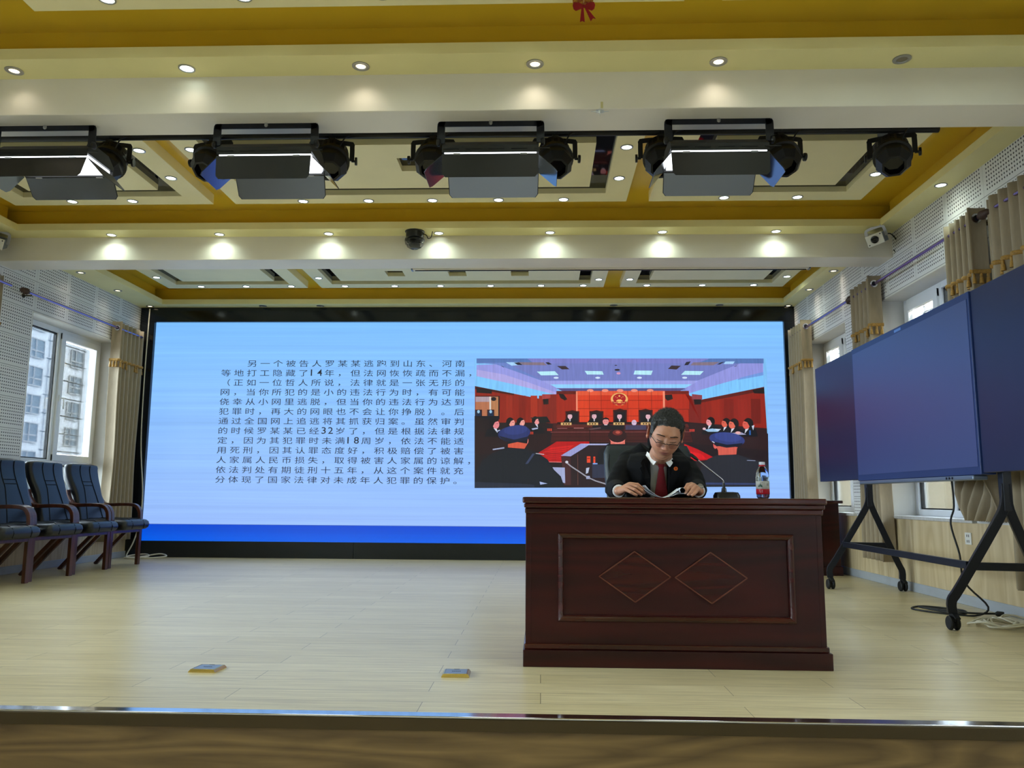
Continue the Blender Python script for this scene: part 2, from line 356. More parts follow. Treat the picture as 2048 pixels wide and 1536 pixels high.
# --- windows (frame, sashes, panes, reveal, sill)
def window(name, side, a, b, full=True):
    r = struct(empty(name, (0, 0, 0)))
    s = -1 if side == 'L' else 1
    xw = XL if s < 0 else XR
    X = lambda d: xw + s*d                      # d = depth outward from the wall face
    def bx(mb, d0, d1, y0, y1, z0, z1): mb.box(min(X(d0), X(d1)), max(X(d0), X(d1)), y0, y1, z0, z1)
    m = MB(); d1 = .3
    bx(m, 0, d1, a-.001, a+.012, WZ0, WZ1); bx(m, 0, d1, b-.012, b+.001, WZ0, WZ1); bx(m, 0, d1, a, b, WZ1-.012, WZ1+.001)
    m.build('reveal', M['plaster'], r)
    m = MB(); bx(m, -.035, d1, a-.05, b+.05, WZ0-.005, WZ0+.022); m.build('window_sill', M['sill'], r, bevel=.004)
    d0, d1 = .2, .26; zt = 1.10; w = .055; ym = a+(b-a)*.49
    m = MB()
    z0 = WZ0+.022; z1 = WZ1-.012; a += .012; b -= .012
    for (y0, y1, q0, q1) in ((a, a+w, z0, z1), (b-w, b, z0, z1), (a, b, z0, z0+w), (a, b, z1-w, z1), (a, b, zt-w/2, zt+w/2), (ym-w/2, ym+w/2, z0, z1)):
        i_ = .002 if y1-y0 > .3 else (.001 if y0 > a+.1 and y1 < b-.1 else 0); bx(m, d0+i_, d1-i_, y0, y1, q0, q1)
    m.build('window_frame', M['white'], r, bevel=.004)
    # gasket lines round the fixed pane
    m = MB()
    for (y0, y1, q0, q1) in ((a+w, ym-w/2, zt+w/2, z1-w), (a+w, ym-w/2, z0+w, zt-w/2), (ym+w/2, b-w, z0+w, zt-w/2)):
        for e0, e1, g0, g1 in ((y0, y0+.012, q0, q1), (y1-.012, y1, q0, q1), (y0, y1, q0, q0+.012), (y0, y1, q1-.012, q1)): bx(m, d0+.02, d1-.01, e0, e1, g0, g1)
    m.build('gasket', M['rubber'], r)
    for (y0, y1, q0, q1) in ((a+w, ym-w/2, zt+w/2, z1-w), (a+w, ym-w/2, z0+w, zt-w/2), (ym+w/2, b-w, z0+w, zt-w/2), (ym+w/2+.07, b-w-.07, zt+w/2+.07, z1-w-.07)):
        m = MB(); bx(m, .228, .234, y0, y1, q0, q1); m.build('pane', M['glass'], r)
    # opening sash with handle and security bars outside
    m = MB(); y0, y1, q0, q1 = ym+w/2-.012, b-w+.012, zt+w/2-.012, z1-w+.012; f = .075
    for e0, e1, g0, g1 in ((y0, y0+f, q0, q1), (y1-f, y1, q0, q1), (y0, y1, q0, q0+f), (y0, y1, q1-f, q1)):
        i_ = .0015 if e1-e0 > .3 else 0; bx(m, d0-.02+i_, d0+.03-i_, e0, e1, g0+i_, g1-i_)
    sash = m.build('sash', M['white'], r, bevel=.004)
    m = MB(); hz = (q0+q1)/2-.02
    bx(m, d0-.03, d0-.02, y0+.02, y0+.045, hz-.035, hz+.035)
    m.tube([(X(d0-.03), y0+.032, hz), (X(d0-.065), y0+.032, hz), (X(d0-.07), y0+.034, hz-.03), (X(d0-.07), y0+.034, hz-.12)], .009, 8)
    m.build('handle', M['white'], sash, smooth=50)
    m = MB()
    for k in range(7):
        z = q0+.12+k*(q1-q0-.2)/6; m.tube([(X(.34), y0, z), (X(.34), y1, z)], .007, 6)
    for y in (y0+.04, y1-.05): m.tube([(X(.34), y, q0), (X(.34), y, q1)], .009, 6)
    m.build('security_bar', M['facf'], r, smooth=60)
    return r
k = 1
for a, b in WIN_L: window('window_%d' % k, 'L', a, b); k += 1
for a, b in WIN_R: window('window_%d' % k, 'R', a, b); k += 1

# --- outside: ground and two neighbouring buildings
struct(MB().box(-160, 120, -80, 200, -9.2, -9).build('ground_outside', M['ground']))
bl = empty('neighbour_building', (0, 0, 0), 'white tiled building with rows of windows seen through the left window', 'building')
MB().box(-75, -55, 40, 150, -9, 40).build('facade', M['fac'], bl)
for iy, y in enumerate((84, 91.5, 96)):
    for iz in range(15):
        z = -6 + iz*3.05
        m = MB(); m.box(-55.05, -54.9, y-1.2, y+1.2, z, z+2.05); wf = m.build('window', M['facw'], bl)
        m = MB()
        for yy in (y-1.2, y-.3, y+1.2): m.box(-54.9, -54.8, yy-.06, yy+.06, z, z+2.05)
        for zz in (z, z+.75, z+2.05): m.box(-54.9, -54.8, y-1.2, y+1.2, zz-.06, zz+.06)
        m.build('frame', M['facf'], wf)
br = empty('neighbour_building', (0, 0, 0), 'bright cream building outside the right hand windows', 'building')
MB().box(16, 24, -20, 60, -9, 7).build('facade', M['facr'], br)
for y in range(4, 40, 4):
    for z in (-5, -1.6, 1.8, 4.6):
        MB().box(15.95, 16.05, y, y+1.6, z, z+1.7).build('window', M['facw'], br)

# ================================================================ CEILING
ceil = struct(empty('ceiling', (0, 0, 0)))
MB().box(XL-.3, XR+.3, -7.2, 10.2, ZY, ZY+.12).build('ceiling_slab', M['yellow'], ceil)
for nm, y0, y1 in (('ceiling_beam', 4.2, 4.47), ('ceiling_beam', 7.02, 7.33)):
    MB().box(XL, XR, y0, y1, ZB, ZY).build(nm, M['beam'], ceil, bevel=.004)
LIP = .062
def soffit(x0, x1, y0, y1): MB().box(x0, x1, y0, y1, ZC, ZC+LIP).build('soffit', M['soffit'], ceil)
def cove(x0, x1, y0, y1): MB().box(x0, x1, y0, y1, ZC+LIP-.002, ZY).build('cove_wall', M['yellow'], ceil)
ZONES = [(2.0, 4.2), (4.47, 7.02), (7.33, 9.9)]
SX0, SX1 = -4.74, 2.95
for y0, y1 in ZONES:
    yb = y1-.21 if y1 != 9.9 else 9.62
    yf = y0+.2
    soffit(XL, XR, yb, y1); cove(XL, XR, yb+.1, y1)
    soffit(XL, XR, y0, yf); cove(XL, XR, y0, yf-.1)
    soffit(XL, SX0, yf, yb); cove(XL, SX0-.1, yf, yb)
    soffit(SX1, XR, yf, yb); cove(SX1+.09, XR, yf, yb)
MB().box(XL, XR, -7, 2.0, ZC, ZC+LIP).build('soffit', M['soffit'], ceil)

def ceil_panel(x0, x1, y0, y1, ring, band, holes=()):
    z0, z1 = ZP, ZY+.002
    m = MB()
    for a, b, c, d in ((x0, x1, y0, y0+ring), (x0, x1, y1-ring, y1), (x0, x0+ring, y0+ring, y1-ring), (x1-ring, x1, y0+ring, y1-ring)): m.box(a, b, c, d, z0, z1)
    m.build('panel_border', M['cream'], ceil)
    MB().box(x0+ring, x1-ring, y0+ring, y1-ring, z0+.045, z0+.052).build('mirror_strip', M['mirror'], ceil)
    q = ring+band; xa, xb, ya, yb = x0+q, x1-q, y0+q, y1-q
    m = MB()
    # inner board with square cut-outs that show the mirror behind
    hs = sorted(holes)
    if hs:
        h0, h1 = hs[0][2], hs[0][3]
        m.box(xa, xb, ya, h0, z0, z0+.046); m.box(xa, xb, h1, yb, z0, z0+.046); x = xa
        for a, b, c, d in hs: m.box(x, a, h0, h1, z0, z0+.046); x = b
        m.box(x, xb, h0, h1, z0, z0+.046)
    else: m.box(xa, xb, ya, yb, z0, z0+.046)
    m.build('panel_board', M['cream'], ceil)
PX = [(-4.58, -2.83), (-2.635, .72), (.91, 2.68)]
PX3 = [(-4.535, -2.823), (-2.653, .746), (.941, 2.86)]
for x0, x1 in PX: ceil_panel(x0, x1, 2.25, 3.76, .19, .14)
for i, (x0, x1) in enumerate(PX):
    hh = [(c-.125, c+.125, 5.62, 5.86) for c in (-1.62, -.95, -.28)] if i == 1 else ()
    ceil_panel(x0, x1, 5.06, 6.535, .19, .14, hh)
for i, (x0, x1) in enumerate(PX3):
    hh = [(c-.1, c+.1, 8.62, 8.84) for c in (-1.65, -.945, -.24)] if i == 1 else ()
    ceil_panel(x0, x1, 7.86, 9.345, .17, .14, hh)

# ================================================================ DOWNLIGHTS
def make_dl(mat_lens, trim=.042, r=.032):
    root = D.objects.new('downlight', None); COL.objects.link(root); root.empty_display_size = .05
    m = MB(); m.lathe([(r, -.001), (r+.003, -.006), (trim, -.004), (trim, 0), (r, .0)], n=20); m.build('trim_ring', M['steel'], root, smooth=40)
    m = MB(); m.lathe([(0, -.002), (r, -.002), (r, .0), (0, .0)], n=20); m.build('lens', mat_lens, root)
    return root
DLP = {'lit': make_dl(M['dl'], .046, .034), 'warm': make_dl(M['dlw'], .048, .026), 'off': make_dl(M['dloff'], .048, .028)}
DLU = {k: False for k in DLP}
DLD = {}
for kk, col, e, ang, bl in (('lit', (.80, 1, .86), 5.5, 155, 1.0), ('warm', (1, .9, .72), 1.0, 130, 1.0), ('wash', (1, .93, .8), 4, 60, .6)):
    l = D.lights.new('downlight_lamp', 'SPOT'); l.color = col; l.energy = e; l.spot_size = math.radians(ang); l.spot_blend = bl; l.shadow_soft_size = .03; DLD[kk] = l
def downlight(x, y, z, label, group, kind='lit', lamp='lit'):
    p = DLP[kind]
    if not DLU[kind]: o = p; DLU[kind] = True
    else: o = copy_tree(p)
    o.location = (x, y, z); tag(o, label, 'ceiling light', group)
    if lamp:
        lo = D.objects.new('downlight_lamp', DLD[lamp]); COL.objects.link(lo); lo.parent = o; lo.location = (0, 0, -.012)
    return o
names_x = lambda n: ORD[:n]
# near strip in front of the first beam: six metal ringed spots
st = ['dim', 'brightest, star-bursting', 'dim', 'dim', 'dim', 'unlit']
for i, (x, k, l) in enumerate(zip((-2.96, -1.975, -.998, -.035, .963, 1.945), ('warm', 'lit', 'warm', 'warm', 'warm', 'off'), ('warm', 'warm', 'warm', 'warm', 'warm', None))):
    downlight(x, 4.105, ZC, '%s ringed downlight, %s from left before the front beam' % (st[i], ORD[i]), 'downlights in the front strip', k, l)
# strip before the second beam
for i in range(7):
    downlight(-3.94+i*1.005, 6.945, ZC, 'lit downlight, %s from left before the second beam' % ORD[i], 'downlights before the second beam')
for i, y in enumerate((5.893,)):
    downlight(3.02, y, ZC, 'lit downlight in the right edge strip above the near wall panels', 'downlights of the right edge strip')
GL = 'downlights in the cream panel borders'
def row(xs, y, where, kind='lit', z=ZP):
    for i, x in enumerate(xs): downlight(x, y, z, 'lit downlight, %s from left, back edge of %s' % (ORD[i], where), GL, kind)
def col_(x, ys, where, edge):
    for i, y in enumerate(ys): downlight(x, y, ZP, 'lit downlight, %s on the %s edge of %s' % (['farther one', 'nearer one', 'nearest one'][i], edge, where), GL)
P2 = ['left panel behind front beam', 'middle panel behind front beam', 'right panel behind front beam']
row((-4.023, -3.497), 6.447, P2[0]); col_(-2.935, (5.957, 5.447), P2[0], 'right')
row((-2.03, -1.468, -.922, -.361, .188), 6.478, P2[1]); col_(-2.546, (5.44,), P2[1], 'left'); col_(.612, (6.03, 5.464), P2[1], 'right')
row((1.526, 2.132), 6.46, P2[2]); col_(2.58, (5.99,), P2[2], 'right'); col_(1.005, (5.99,), P2[2], 'left')
P3 = ['left panel nearest the screen', 'middle panel nearest the screen', 'right panel nearest the screen']
row((-4.1, -3.55, -3.0), 9.262, P3[0]); col_(-4.45, (8.85,), P3[0], 'left')
row((-2.35, -1.75, -1.2, -.6, 0, .5), 9.262, P3[1]); col_(-2.57, (8.9,), P3[1], 'left'); col_(.665, (9.0, 8.4), P3[1], 'right')
row((1.25, 1.9, 2.5), 9.262, P3[2]); col_(2.78, (8.9,), P3[2], 'right'); col_(1.02, (9.0, 8.4), P3[2], 'left')
P1 = ['panel at the photo top']
row((-2.2, -1.5, -.8, -.1), 3.665, P1[0])
for i, x in enumerate((-2.2, -1.5, -.8, -.1, .55)): downlight(x, 2.345, ZP, 'unseen added downlight above the stage edge, %s from left' % ORD[i], GL)  # row out of view, added to light the speaker from the front
for i, x in enumerate((1.2, 1.8, 2.4)): downlight(x, 3.665, ZP, 'lit downlight, %s from left, back edge of the right panel at the photo top' % ORD[i], GL)
# strip above the screen and the side strips beside it
for i, x in enumerate((-3.5, -2.77, .9, 2.2)):
    downlight(x, 9.72, ZC, 'small dark downlight, %s from left in the strip above the screen' % ORD[i], 'downlights above the screen', 'off', None)
for i, y in enumerate((8.18, 8.94, 9.72)):
    downlight(-4.945, y, ZC, 'ringed downlight washing the left wall, %s' % ['nearest of three', 'middle of three', 'in the corner by the screen'][i], 'downlights along the left wall', 'warm', 'wash')
    downlight(3.05, y+.04, ZC, 'ringed downlight washing the right wall, %s' % ['nearest of three', 'middle of three', 'in the corner by the screen'][i], 'downlights along the right wall', 'warm', 'wash')

# ================================================================ LED SCREEN
led = empty('led_video_wall', (0, Y_LED, 0), 'huge black framed video wall showing a blue text slide with a courtroom picture', 'screen')
LX0, LX1, LZ0, LZ1 = -4.912, 2.999, .197, 2.933
def lb(name, m, x0, x1, y0, y1, z0, z1, bevel=0):
    return MB().box(x0, x1, y0-Y_LED, y1-Y_LED, z0, z1).build(name, m, led, bevel=bevel)
XA, XB = XL+.005, XR-.003
lb('casing_top', M['casing'], XA, XB, 9.80, 10.0, LZ1, 3.118, .004)
lb('casing_side', M['casing'], XA, LX0, 9.80, 10.0, .0, LZ1, .004)
lb('casing_side', M['casing'], LX1, XB, 9.80, 10.0, .0, LZ1, .004)
for k in range(3):
    w = (LX1-LX0)/3; lb('plinth_panel', M['plinth'], LX0+k*w+.003, LX0+(k+1)*w-.003, 9.83, 10.0, 0, LZ0)
def led_mat(name, top, bot, z0, z1, s, bands):
    m = D.materials.new(name); m.use_nodes = True; nt = m.node_tree; L = nt.links; b = nt.nodes['Principled BSDF']
    b.inputs['Base Color'].default_value = (.01, .01, .012, 1); b.inputs['Roughness'].default_value = .45
    tc = nd(nt, 'ShaderNodeTexCoord'); sp = nd(nt, 'ShaderNodeSeparateXYZ'); L.new(tc.outputs['Object'], sp.inputs[0])
    mr = nd(nt, 'ShaderNodeMapRange'); mr.inputs[1].default_value = z0; mr.inputs[2].default_value = z1; L.new(sp.outputs[2], mr.inputs[0])
    mx = nd(nt, 'ShaderNodeMix', data_type='RGBA'); L.new(mr.outputs[0], mx.inputs[0]); mx.inputs[6].default_value = lin(bot)+(1,); mx.inputs[7].default_value = lin(top)+(1,)
    out = mx.outputs[2]
    if bands:
        mp = nd(nt, 'ShaderNodeMapping'); mp.inputs['Scale'].default_value = (.05, 0, 9); L.new(tc.outputs['Object'], mp.inputs[0])
        nz = nd(nt, 'ShaderNodeTexNoise'); nz.inputs['Scale'].default_value = 2.2; nz.inputs['Detail'].default_value = 6; nz.inputs['Roughness'].default_value = .75; L.new(mp.outputs[0], nz.inputs['Vector'])
        r2 = nd(nt, 'ShaderNodeMapRange'); r2.inputs[1].default_value = .3; r2.inputs[2].default_value = .7; r2.inputs[3].default_value = 1-bands; r2.inputs[4].default_value = 1+bands; L.new(nz.outputs[0], r2.inputs[0])
        m2 = nd(nt, 'ShaderNodeVectorMath', operation='SCALE'); L.new(out, m2.inputs[0]); L.new(r2.outputs[0], m2.inputs['Scale']); out = m2.outputs[0]
    L.new(out, b.inputs['Emission Color']); b.inputs['Emission Strength'].default_value = s
    return m
ZBAR = .402
lb('display_surface', led_mat('slide_background', (124, 190, 255), (152, 188, 252), ZBAR, LZ1, .84, .14), LX0, LX1, Y_LED, Y_LED+.05, ZBAR, LZ1)
lb('slide_footer_bar', led_mat('slide_footer_blue', (0, 66, 205), (0, 94, 232), LZ0, ZBAR, .84, .06), LX0, LX1, Y_LED, Y_LED+.05, LZ0, ZBAR-.006)

# --- writing
LINES = ['　　另一个被告人罗某某逃跑到山东、河南', '等地打工隐藏了14年，但法网恢恢疏而不漏，', '（正如一位哲人所说，法律就是一张无形的', '网，当你所犯的是小的违法行为时，有可能',
         '侥幸从小网里逃脱，但当你的违法行为达到', '犯罪时，再大的网眼也不会让你挣脱）。后', '通过全国网上追逃将其抓获归案。虽然审判', '的时候罗某某已经32岁了，但是根据法律规',
         '定，因为其犯罪时未满18周岁，依法不能适', '用死刑，因其认罪态度好，积极赔偿了被害', '人家属人民币损失，取得被害人家属的谅解，', '依法判处有期徒刑十五年，从这个案件就充', '分体现了国家法律对未成年人犯罪的保护。']
ink = emit('slide_ink', (14, 24, 48), .6)
def text_mesh(s, size=1.0, bold=0.0):
    c = D.curves.new('t', 'FONT'); c.body = s; c.size = size; c.resolution_u = 3; c.offset = bold
    o = D.objects.new('t', c); COL.objects.link(o)
    dg = bpy.context.evaluated_depsgraph_get(); dg.update()
    me = D.meshes.new_from_object(o.evaluated_get(dg))
    vs = [tuple(v.co) for v in me.vertices]; fs = [tuple(p.vertices) for p in me.polygons]
    D.objects.remove(o); D.curves.remove(c); D.meshes.remove(me)
    return vs, fs
_gl = {}
def glyph(ch, bold):
    if (ch, bold) not in _gl:
        vs, fs = text_mesh(ch, 1.0, bold); _gl[(ch, bold)] = (vs, fs)
    return _gl[(ch, bold)]
CELL, RH, TX, TZ = .1645, .1213, -4.052, 2.258
EMX, EMZ = .131, .092
for li, line in enumerate(LINES):
    m = MB(); x = TX; z = TZ + .1213*(1-li) + .003
    for ch in line:
        if ch == '　': x += CELL; continue
        if ch.isdigit():
            vs, fs = glyph(ch, .006); wx = max(v[0] for v in vs)-min(v[0] for v in vs); mn = min(v[0] for v in vs)
            sx = .062/max(wx, .42); m.add([(x+.008+(v[0]-mn)*sx, -.0025, z-.012+v[1]*.118) for v in vs], fs); x += CELL/2; continue
        vs, fs = glyph(ch, 0.0)
        mn = 0
        m.add([(x+.014+v[0]*EMX, -.0025, z-.012+v[1]*EMZ) for v in vs], fs); x += CELL
    m.build('slide_text', ink, led, fixn=False)
# --- courtroom picture on the slide: flat coloured shapes on the display, in the picture's own frame (0..1728 x 0..755)
def pic_mat():
    m = D.materials.new('slide_picture_light'); m.use_nodes = True; nt = m.node_tree; b = nt.nodes['Principled BSDF']
    b.inputs['Base Color'].default_value = (.01, .01, .012, 1); b.inputs['Roughness'].default_value = .45
    at = nd(nt, 'ShaderNodeAttribute', attribute_name='tone')
    tc = nd(nt, 'ShaderNodeTexCoord'); mp = nd(nt, 'ShaderNodeMapping'); mp.inputs['Scale'].default_value = (14, 0, 1.2); nt.links.new(tc.outputs['Object'], mp.inputs[0])
    nz = nd(nt, 'ShaderNodeTexNoise'); nz.inputs['Scale'].default_value = 3; nz.inputs['Detail'].default_value = 4; nt.links.new(mp.outputs[0], nz.inputs['Vector'])
    r2 = nd(nt, 'ShaderNodeMapRange'); r2.inputs[1].default_value = .3; r2.inputs[2].default_value = .7; r2.inputs[3].default_value = .88; r2.inputs[4].default_value = 1.12; nt.links.new(nz.outputs[0], r2.inputs[0])
    m2 = nd(nt, 'ShaderNodeVectorMath', operation='SCALE'); nt.links.new(at.outputs['Color'], m2.inputs[0]); nt.links.new(r2.outputs[0], m2.inputs['Scale'])
    nt.links.new(m2.outputs[0], b.inputs['Emission Color']); b.inputs['Emission Strength'].default_value = .84
    return m
PICX0, PICX1, PICZ0, PICZ1 = -.806, 2.742, .902, 2.471
class Paint:
    def __init__(s): s.v = []; s.f = []; s.c = []; s.d = 0
    def P(s, zx, zy):
        u = (zx-(72-.0135*(zy-82)))/(1725+.032*(zy-82)); v = (zy-82)/(755+.0107*(zx-72))
        return (PICX0+u*(PICX1-PICX0), -.0022-s.d*.00001, PICZ1-v*(PICZ1-PICZ0))
    def clampP(s, x, y): return (min(max(x, 60), 1818), min(max(y, 82), 856))
    def poly(s, pts, c):
        s.d += 1; n = len(s.v); s.v += [s.P(*s.clampP(*p)) for p in pts]; s.f.append(tuple(range(n, n+len(pts)))); s.c.append(lin(c)); return s
    def rect(s, x0, y0, x1, y1, c): return s.poly([(x0, y0), (x1, y0), (x1, y1), (x0, y1)], c)
    def ell(s, x, y, a, b, c, rot=0, n=20):
        r = math.radians(rot)
        return s.poly([(x+a*math.cos(t)*math.cos(r)-b*math.sin(t)*math.sin(r), y+a*math.cos(t)*math.sin(r)+b*math.sin(t)*math.cos(r)) for t in [2*PI*k/n for k in range(n)]], c)
    def line(s, pts, w, c):
        for a, b in zip(pts, pts[1:]):
            dx, dy = b[0]-a[0], b[1]-a[1]; l = math.hypot(dx, dy) or 1; ox, oy = -dy/l*w/2, dx/l*w/2
            s.poly([(a[0]+ox, a[1]+oy), (b[0]+ox, b[1]+oy), (b[0]-ox, b[1]-oy), (a[0]-ox, a[1]-oy)], c)
        return s
p = Paint()
SKYB = (126, 190, 244); VIO = (112, 122, 190)
p.rect(60, 82, 1818, 856, SKYB)
p.rect(72, 82, 1800, 112, (84, 116, 178))
p.poly([(200, 112), (1665, 112), (1330, 278), (555, 268)], VIO)
p.poly([(380, 82), (1480, 82), (1400, 112), (420, 112)], (120, 124, 196))
p.poly([(72, 108), (250, 108), (565, 262), (470, 222), (190, 118)], (104, 128, 196))
p.poly([(72, 122), (190, 118), (480, 222), (558, 268), (556, 302), (300, 232), (72, 200)], (146, 150, 222))
p.poly([(72, 150), (240, 180), (400, 232), (556, 290), (556, 304), (300, 244), (72, 210)], (170, 164, 224))
p.poly([(72, 190), (300, 240), (540, 300), (480, 330), (72, 252)], (124, 196, 250))
p.poly([(1797, 112), (1660, 112), (1400, 220), (1330, 270), (1332, 302), (1560, 232), (1797, 165)], (142, 146, 218))
p.poly([(1797, 165), (1560, 232), (1335, 302), (1430, 330), (1797, 258)], (122, 194, 250))
p.poly([(1640, 215), (1797, 185), (1797, 165), (1660, 200)], (110, 150, 220))
p.poly([(470, 218), (1412, 218), (1332, 266), (558, 266)], (152, 158, 226)); p.poly([(520, 240), (1370, 240), (1332, 262), (558, 262)], (140, 204, 250))
p.poly([(558, 264), (1332, 264), (1300, 280), (590, 280)], (84, 76, 128))
p.poly([(250, 105), (320, 105), (345, 122), (285, 126)], (160, 205, 245)); p.poly([(1575, 100), (1628, 100), (1618, 116), (1560, 116)], (160, 205, 245))
for q in ([(322, 105), (480, 106), (500, 124), (358, 122)], [(1380, 106), (1540, 103), (1500, 124), (1362, 124)]): p.poly(q, (128, 112, 128))
for q in ([(300, 108), (330, 106), (352, 122), (322, 122)], [(490, 106), (510, 105), (530, 118), (506, 120)], [(1338, 104), (1366, 100), (1350, 122), (1326, 124)], [(1545, 106), (1568, 102), (1540, 118), (1520, 120)]): p.poly(q, (40, 36, 48))
for q in ([(560, 128), (612, 128), (636, 148), (590, 149)], [(1250, 125), (1306, 127), (1280, 150), (1228, 146)]): p.poly(q, (58, 44, 52))
for q in ([(438, 162), (548, 160), (570, 184), (464, 185)], [(728, 158), (834, 160), (842, 181), (742, 180)], [(1030, 156), (1137, 157), (1127, 183), (1022, 180)], [(1330, 158), (1442, 160), (1420, 183), (1306, 182)]): p.poly(q, (178, 230, 244))
for x in (555, 806, 1057, 1328): p.ell(x, 200, 15, 6, (206, 226, 250))
p.ell(916, 124, 8, 3, (60, 50, 70)); p.ell(924, 152, 16, 6, (50, 42, 52)); p.ell(932, 173, 12, 7, (210, 150, 190)); p.line([(225, 128), (238, 136)], 3, (40, 40, 60)); p.line([(1625, 132), (1640, 126)], 3, (40, 40, 60))
# walls
p.poly([(62, 250), (470, 330), (520, 330), (520, 500), (62, 500)], (138, 34, 20)); p.poly([(62, 250), (300, 296), (300, 306), (62, 268)], (70, 24, 18))
for x, c in ((250, (150, 40, 24)), (330, (126, 30, 18)), (400, (164, 46, 26)), (450, (148, 40, 24))): p.rect(x, 308, x+40, 470, c)
p.poly([(470, 300), (556, 300), (556, 480), (470, 480)], (128, 34, 24)); p.poly([(470, 300), (520, 302), (520, 322), (470, 330)], (164, 60, 60))
p.rect(556, 280, 1332, 490, (196, 50, 22)); p.rect(556, 280, 683, 490, (156, 36, 20)); p.rect(556, 280, 683, 300, (96, 24, 18))
for x0, x1, c in ((683, 755, (214, 62, 30)), (755, 825, (204, 54, 26)), (825, 985, (198, 48, 22)), (985, 1050, (206, 56, 28)), (1050, 1126, (204, 52, 24)), (1126, 1196, (200, 50, 26))): p.rect(x0, 280, x1, 490, c)
p.poly([(683, 280), (1196, 280), (1196, 306), (683, 306)], (222, 84, 52))
for x in (850, 940, 1025, 1120, 760): p.ell(x, 278, 20, 9, (236, 140, 120))
for x in (755, 825, 985, 1050, 1126): p.line([(x, 280), (x, 480)], 2.4, (104, 20, 14))
for y in (338, 387, 432): p.line([(683, y), (1196, y)], 2.4, (104, 20, 14))
p.rect(674, 282, 684, 470, (228, 132, 104)); p.rect(1196, 282, 1208, 470, (234, 138, 110))
p.rect(1208, 280, 1352, 490, (172, 40, 22)); p.line([(1262, 392), (1350, 392), (1350, 470)], 3, (104, 22, 14)); p.rect(1208, 280, 1352, 300, (110, 28, 20))
p.poly([(1332, 302), (1426, 330), (1426, 480), (1352, 490), (1352, 300)], (120, 30, 26)); p.poly([(1370, 300), (1430, 306), (1430, 332), (1370, 332)], (140, 60, 70))
p.poly([(1424, 334), (1800, 256), (1812, 520), (1424, 480)], (140, 32, 22))
for x, c in ((1480, (150, 36, 22)), (1560, (124, 28, 20)), (1640, (146, 34, 24)), (1720, (112, 26, 20))): p.rect(x, 330, x+56, 480, c)
p.poly([(1424, 334), (1800, 256), (1800, 280), (1424, 352)], (92, 26, 22))
for pts in ([(570, 296), (600, 300), (622, 330), (606, 338), (580, 322)], [(1208, 304), (1250, 302), (1256, 330), (1224, 340), (1210, 326)], [(474, 330), (508, 328), (508, 360), (478, 362)], [(1380, 332), (1426, 332), (1424, 362), (1384, 364)], [(1730, 276), (1800, 262), (1802, 298), (1740, 296)], [(72, 262), (166, 272), (164, 296), (72, 290)]): p.poly(pts, (30, 22, 24))
# inset monitor on the left
p.rect(66, 310, 212, 450, (34, 20, 20)); p.rect(66, 314, 204, 432, (176, 110, 78)); p.rect(66, 314, 150, 345, (170, 150, 160)); p.rect(150, 314, 160, 432, (216, 206, 196)); p.rect(160, 320, 204, 432, (178, 120, 80))
for x in (84, 158): p.rect(x-22, 392, x+22, 432, (60, 22, 18)); p.rect(x-16, 398, x+16, 432, (24, 40, 66)); p.ell(x, 404, 8, 10, (150, 190, 220))
p.rect(66, 430, 206, 460, (20, 20, 30)); p.ell(176, 328, 16, 12, (30, 26, 34))
# dark lower half
p.poly([(60, 500), (555, 480), (1350, 470), (1818, 540), (1818, 856), (60, 856)], (32, 20, 26)); p.poly([(60, 430), (210, 470), (480, 470), (560, 480), (500, 560), (60, 560)], (34, 22, 26))
p.poly([(535, 474), (1340, 470), (1372, 590), (520, 590)], (66, 24, 24)); p.poly([(560, 484), (1340, 480), (1352, 500), (552, 500)], (88, 32, 28))
for y, c in ((504, (36, 16, 20)), (528, (140, 70, 70)), (532, (48, 18, 20)), (556, (44, 16, 20)), (578, (30, 14, 18))): p.line([(520, y), (1360, y)], 3, c)
p.rect(752, 500, 758, 590, (40, 16, 18)); p.rect(660, 502, 720, 506, (170, 110, 110)); p.rect(560, 504, 620, 507, (150, 90, 96))
p.poly([(1350, 470), (1812, 508), (1818, 640), (1380, 600)], (44, 24, 28)); p.poly([(60, 520), (520, 540), (470, 640), (60, 660)], (38, 20, 24))
# red floor
p.poly([(556, 584), (752, 584), (752, 600), (690, 602), (580, 668), (612, 706), (508, 706), (446, 650)], (176, 16, 22))
p.poly([(520, 620), (660, 606), (600, 650), (470, 650)], (206, 28, 30)); p.poly([(480, 660), (590, 656), (600, 690), (510, 694)], (196, 22, 26))
for k in range(6): p.line([(470+k*10, 640+k*10), (630-k*6, 620+k*13)], 2, (120, 12, 20))
p.line([(506, 704), (612, 707)], 4, (226, 120, 120))
p.poly([(1320, 600), (1398, 632), (1510, 690), (1392, 702), (1320, 690)], (188, 14, 24)); p.poly([(1330, 640), (1420, 660), (1450, 690), (1340, 690)], (214, 24, 32))
# emblem
p.ell(935, 330, 52, 40, (206, 138, 72), n=28); p.ell(935, 330, 50, 37, (232, 176, 104), n=28); p.ell(935, 326, 39, 29, (168, 18, 30), n=24)
p.poly([(890, 344), (980, 344), (972, 362), (898, 362)], (160, 12, 30)); p.line([(900, 352), (970, 352)], 4, (226, 150, 90)); p.ell(935, 364, 14, 5, (176, 14, 34))
def star(x, y, r, c): p.poly([(x+(r if k % 2 == 0 else r*.4)*math.sin(PI*k/5), y-(r if k % 2 == 0 else r*.4)*math.cos(PI*k/5)) for k in range(10)], c)
star(935, 311, 8, (246, 200, 110))
for x, y in ((913, 316), (922, 322), (948, 322), (957, 316)): star(x, y, 3.4, (246, 200, 110))
p.rect(916, 338, 954, 344, (240, 186, 100)); p.poly([(920, 338), (926, 332), (944, 332), (950, 338)], (240, 186, 100)); p.ell(935, 350, 10, 4, (240, 186, 100))
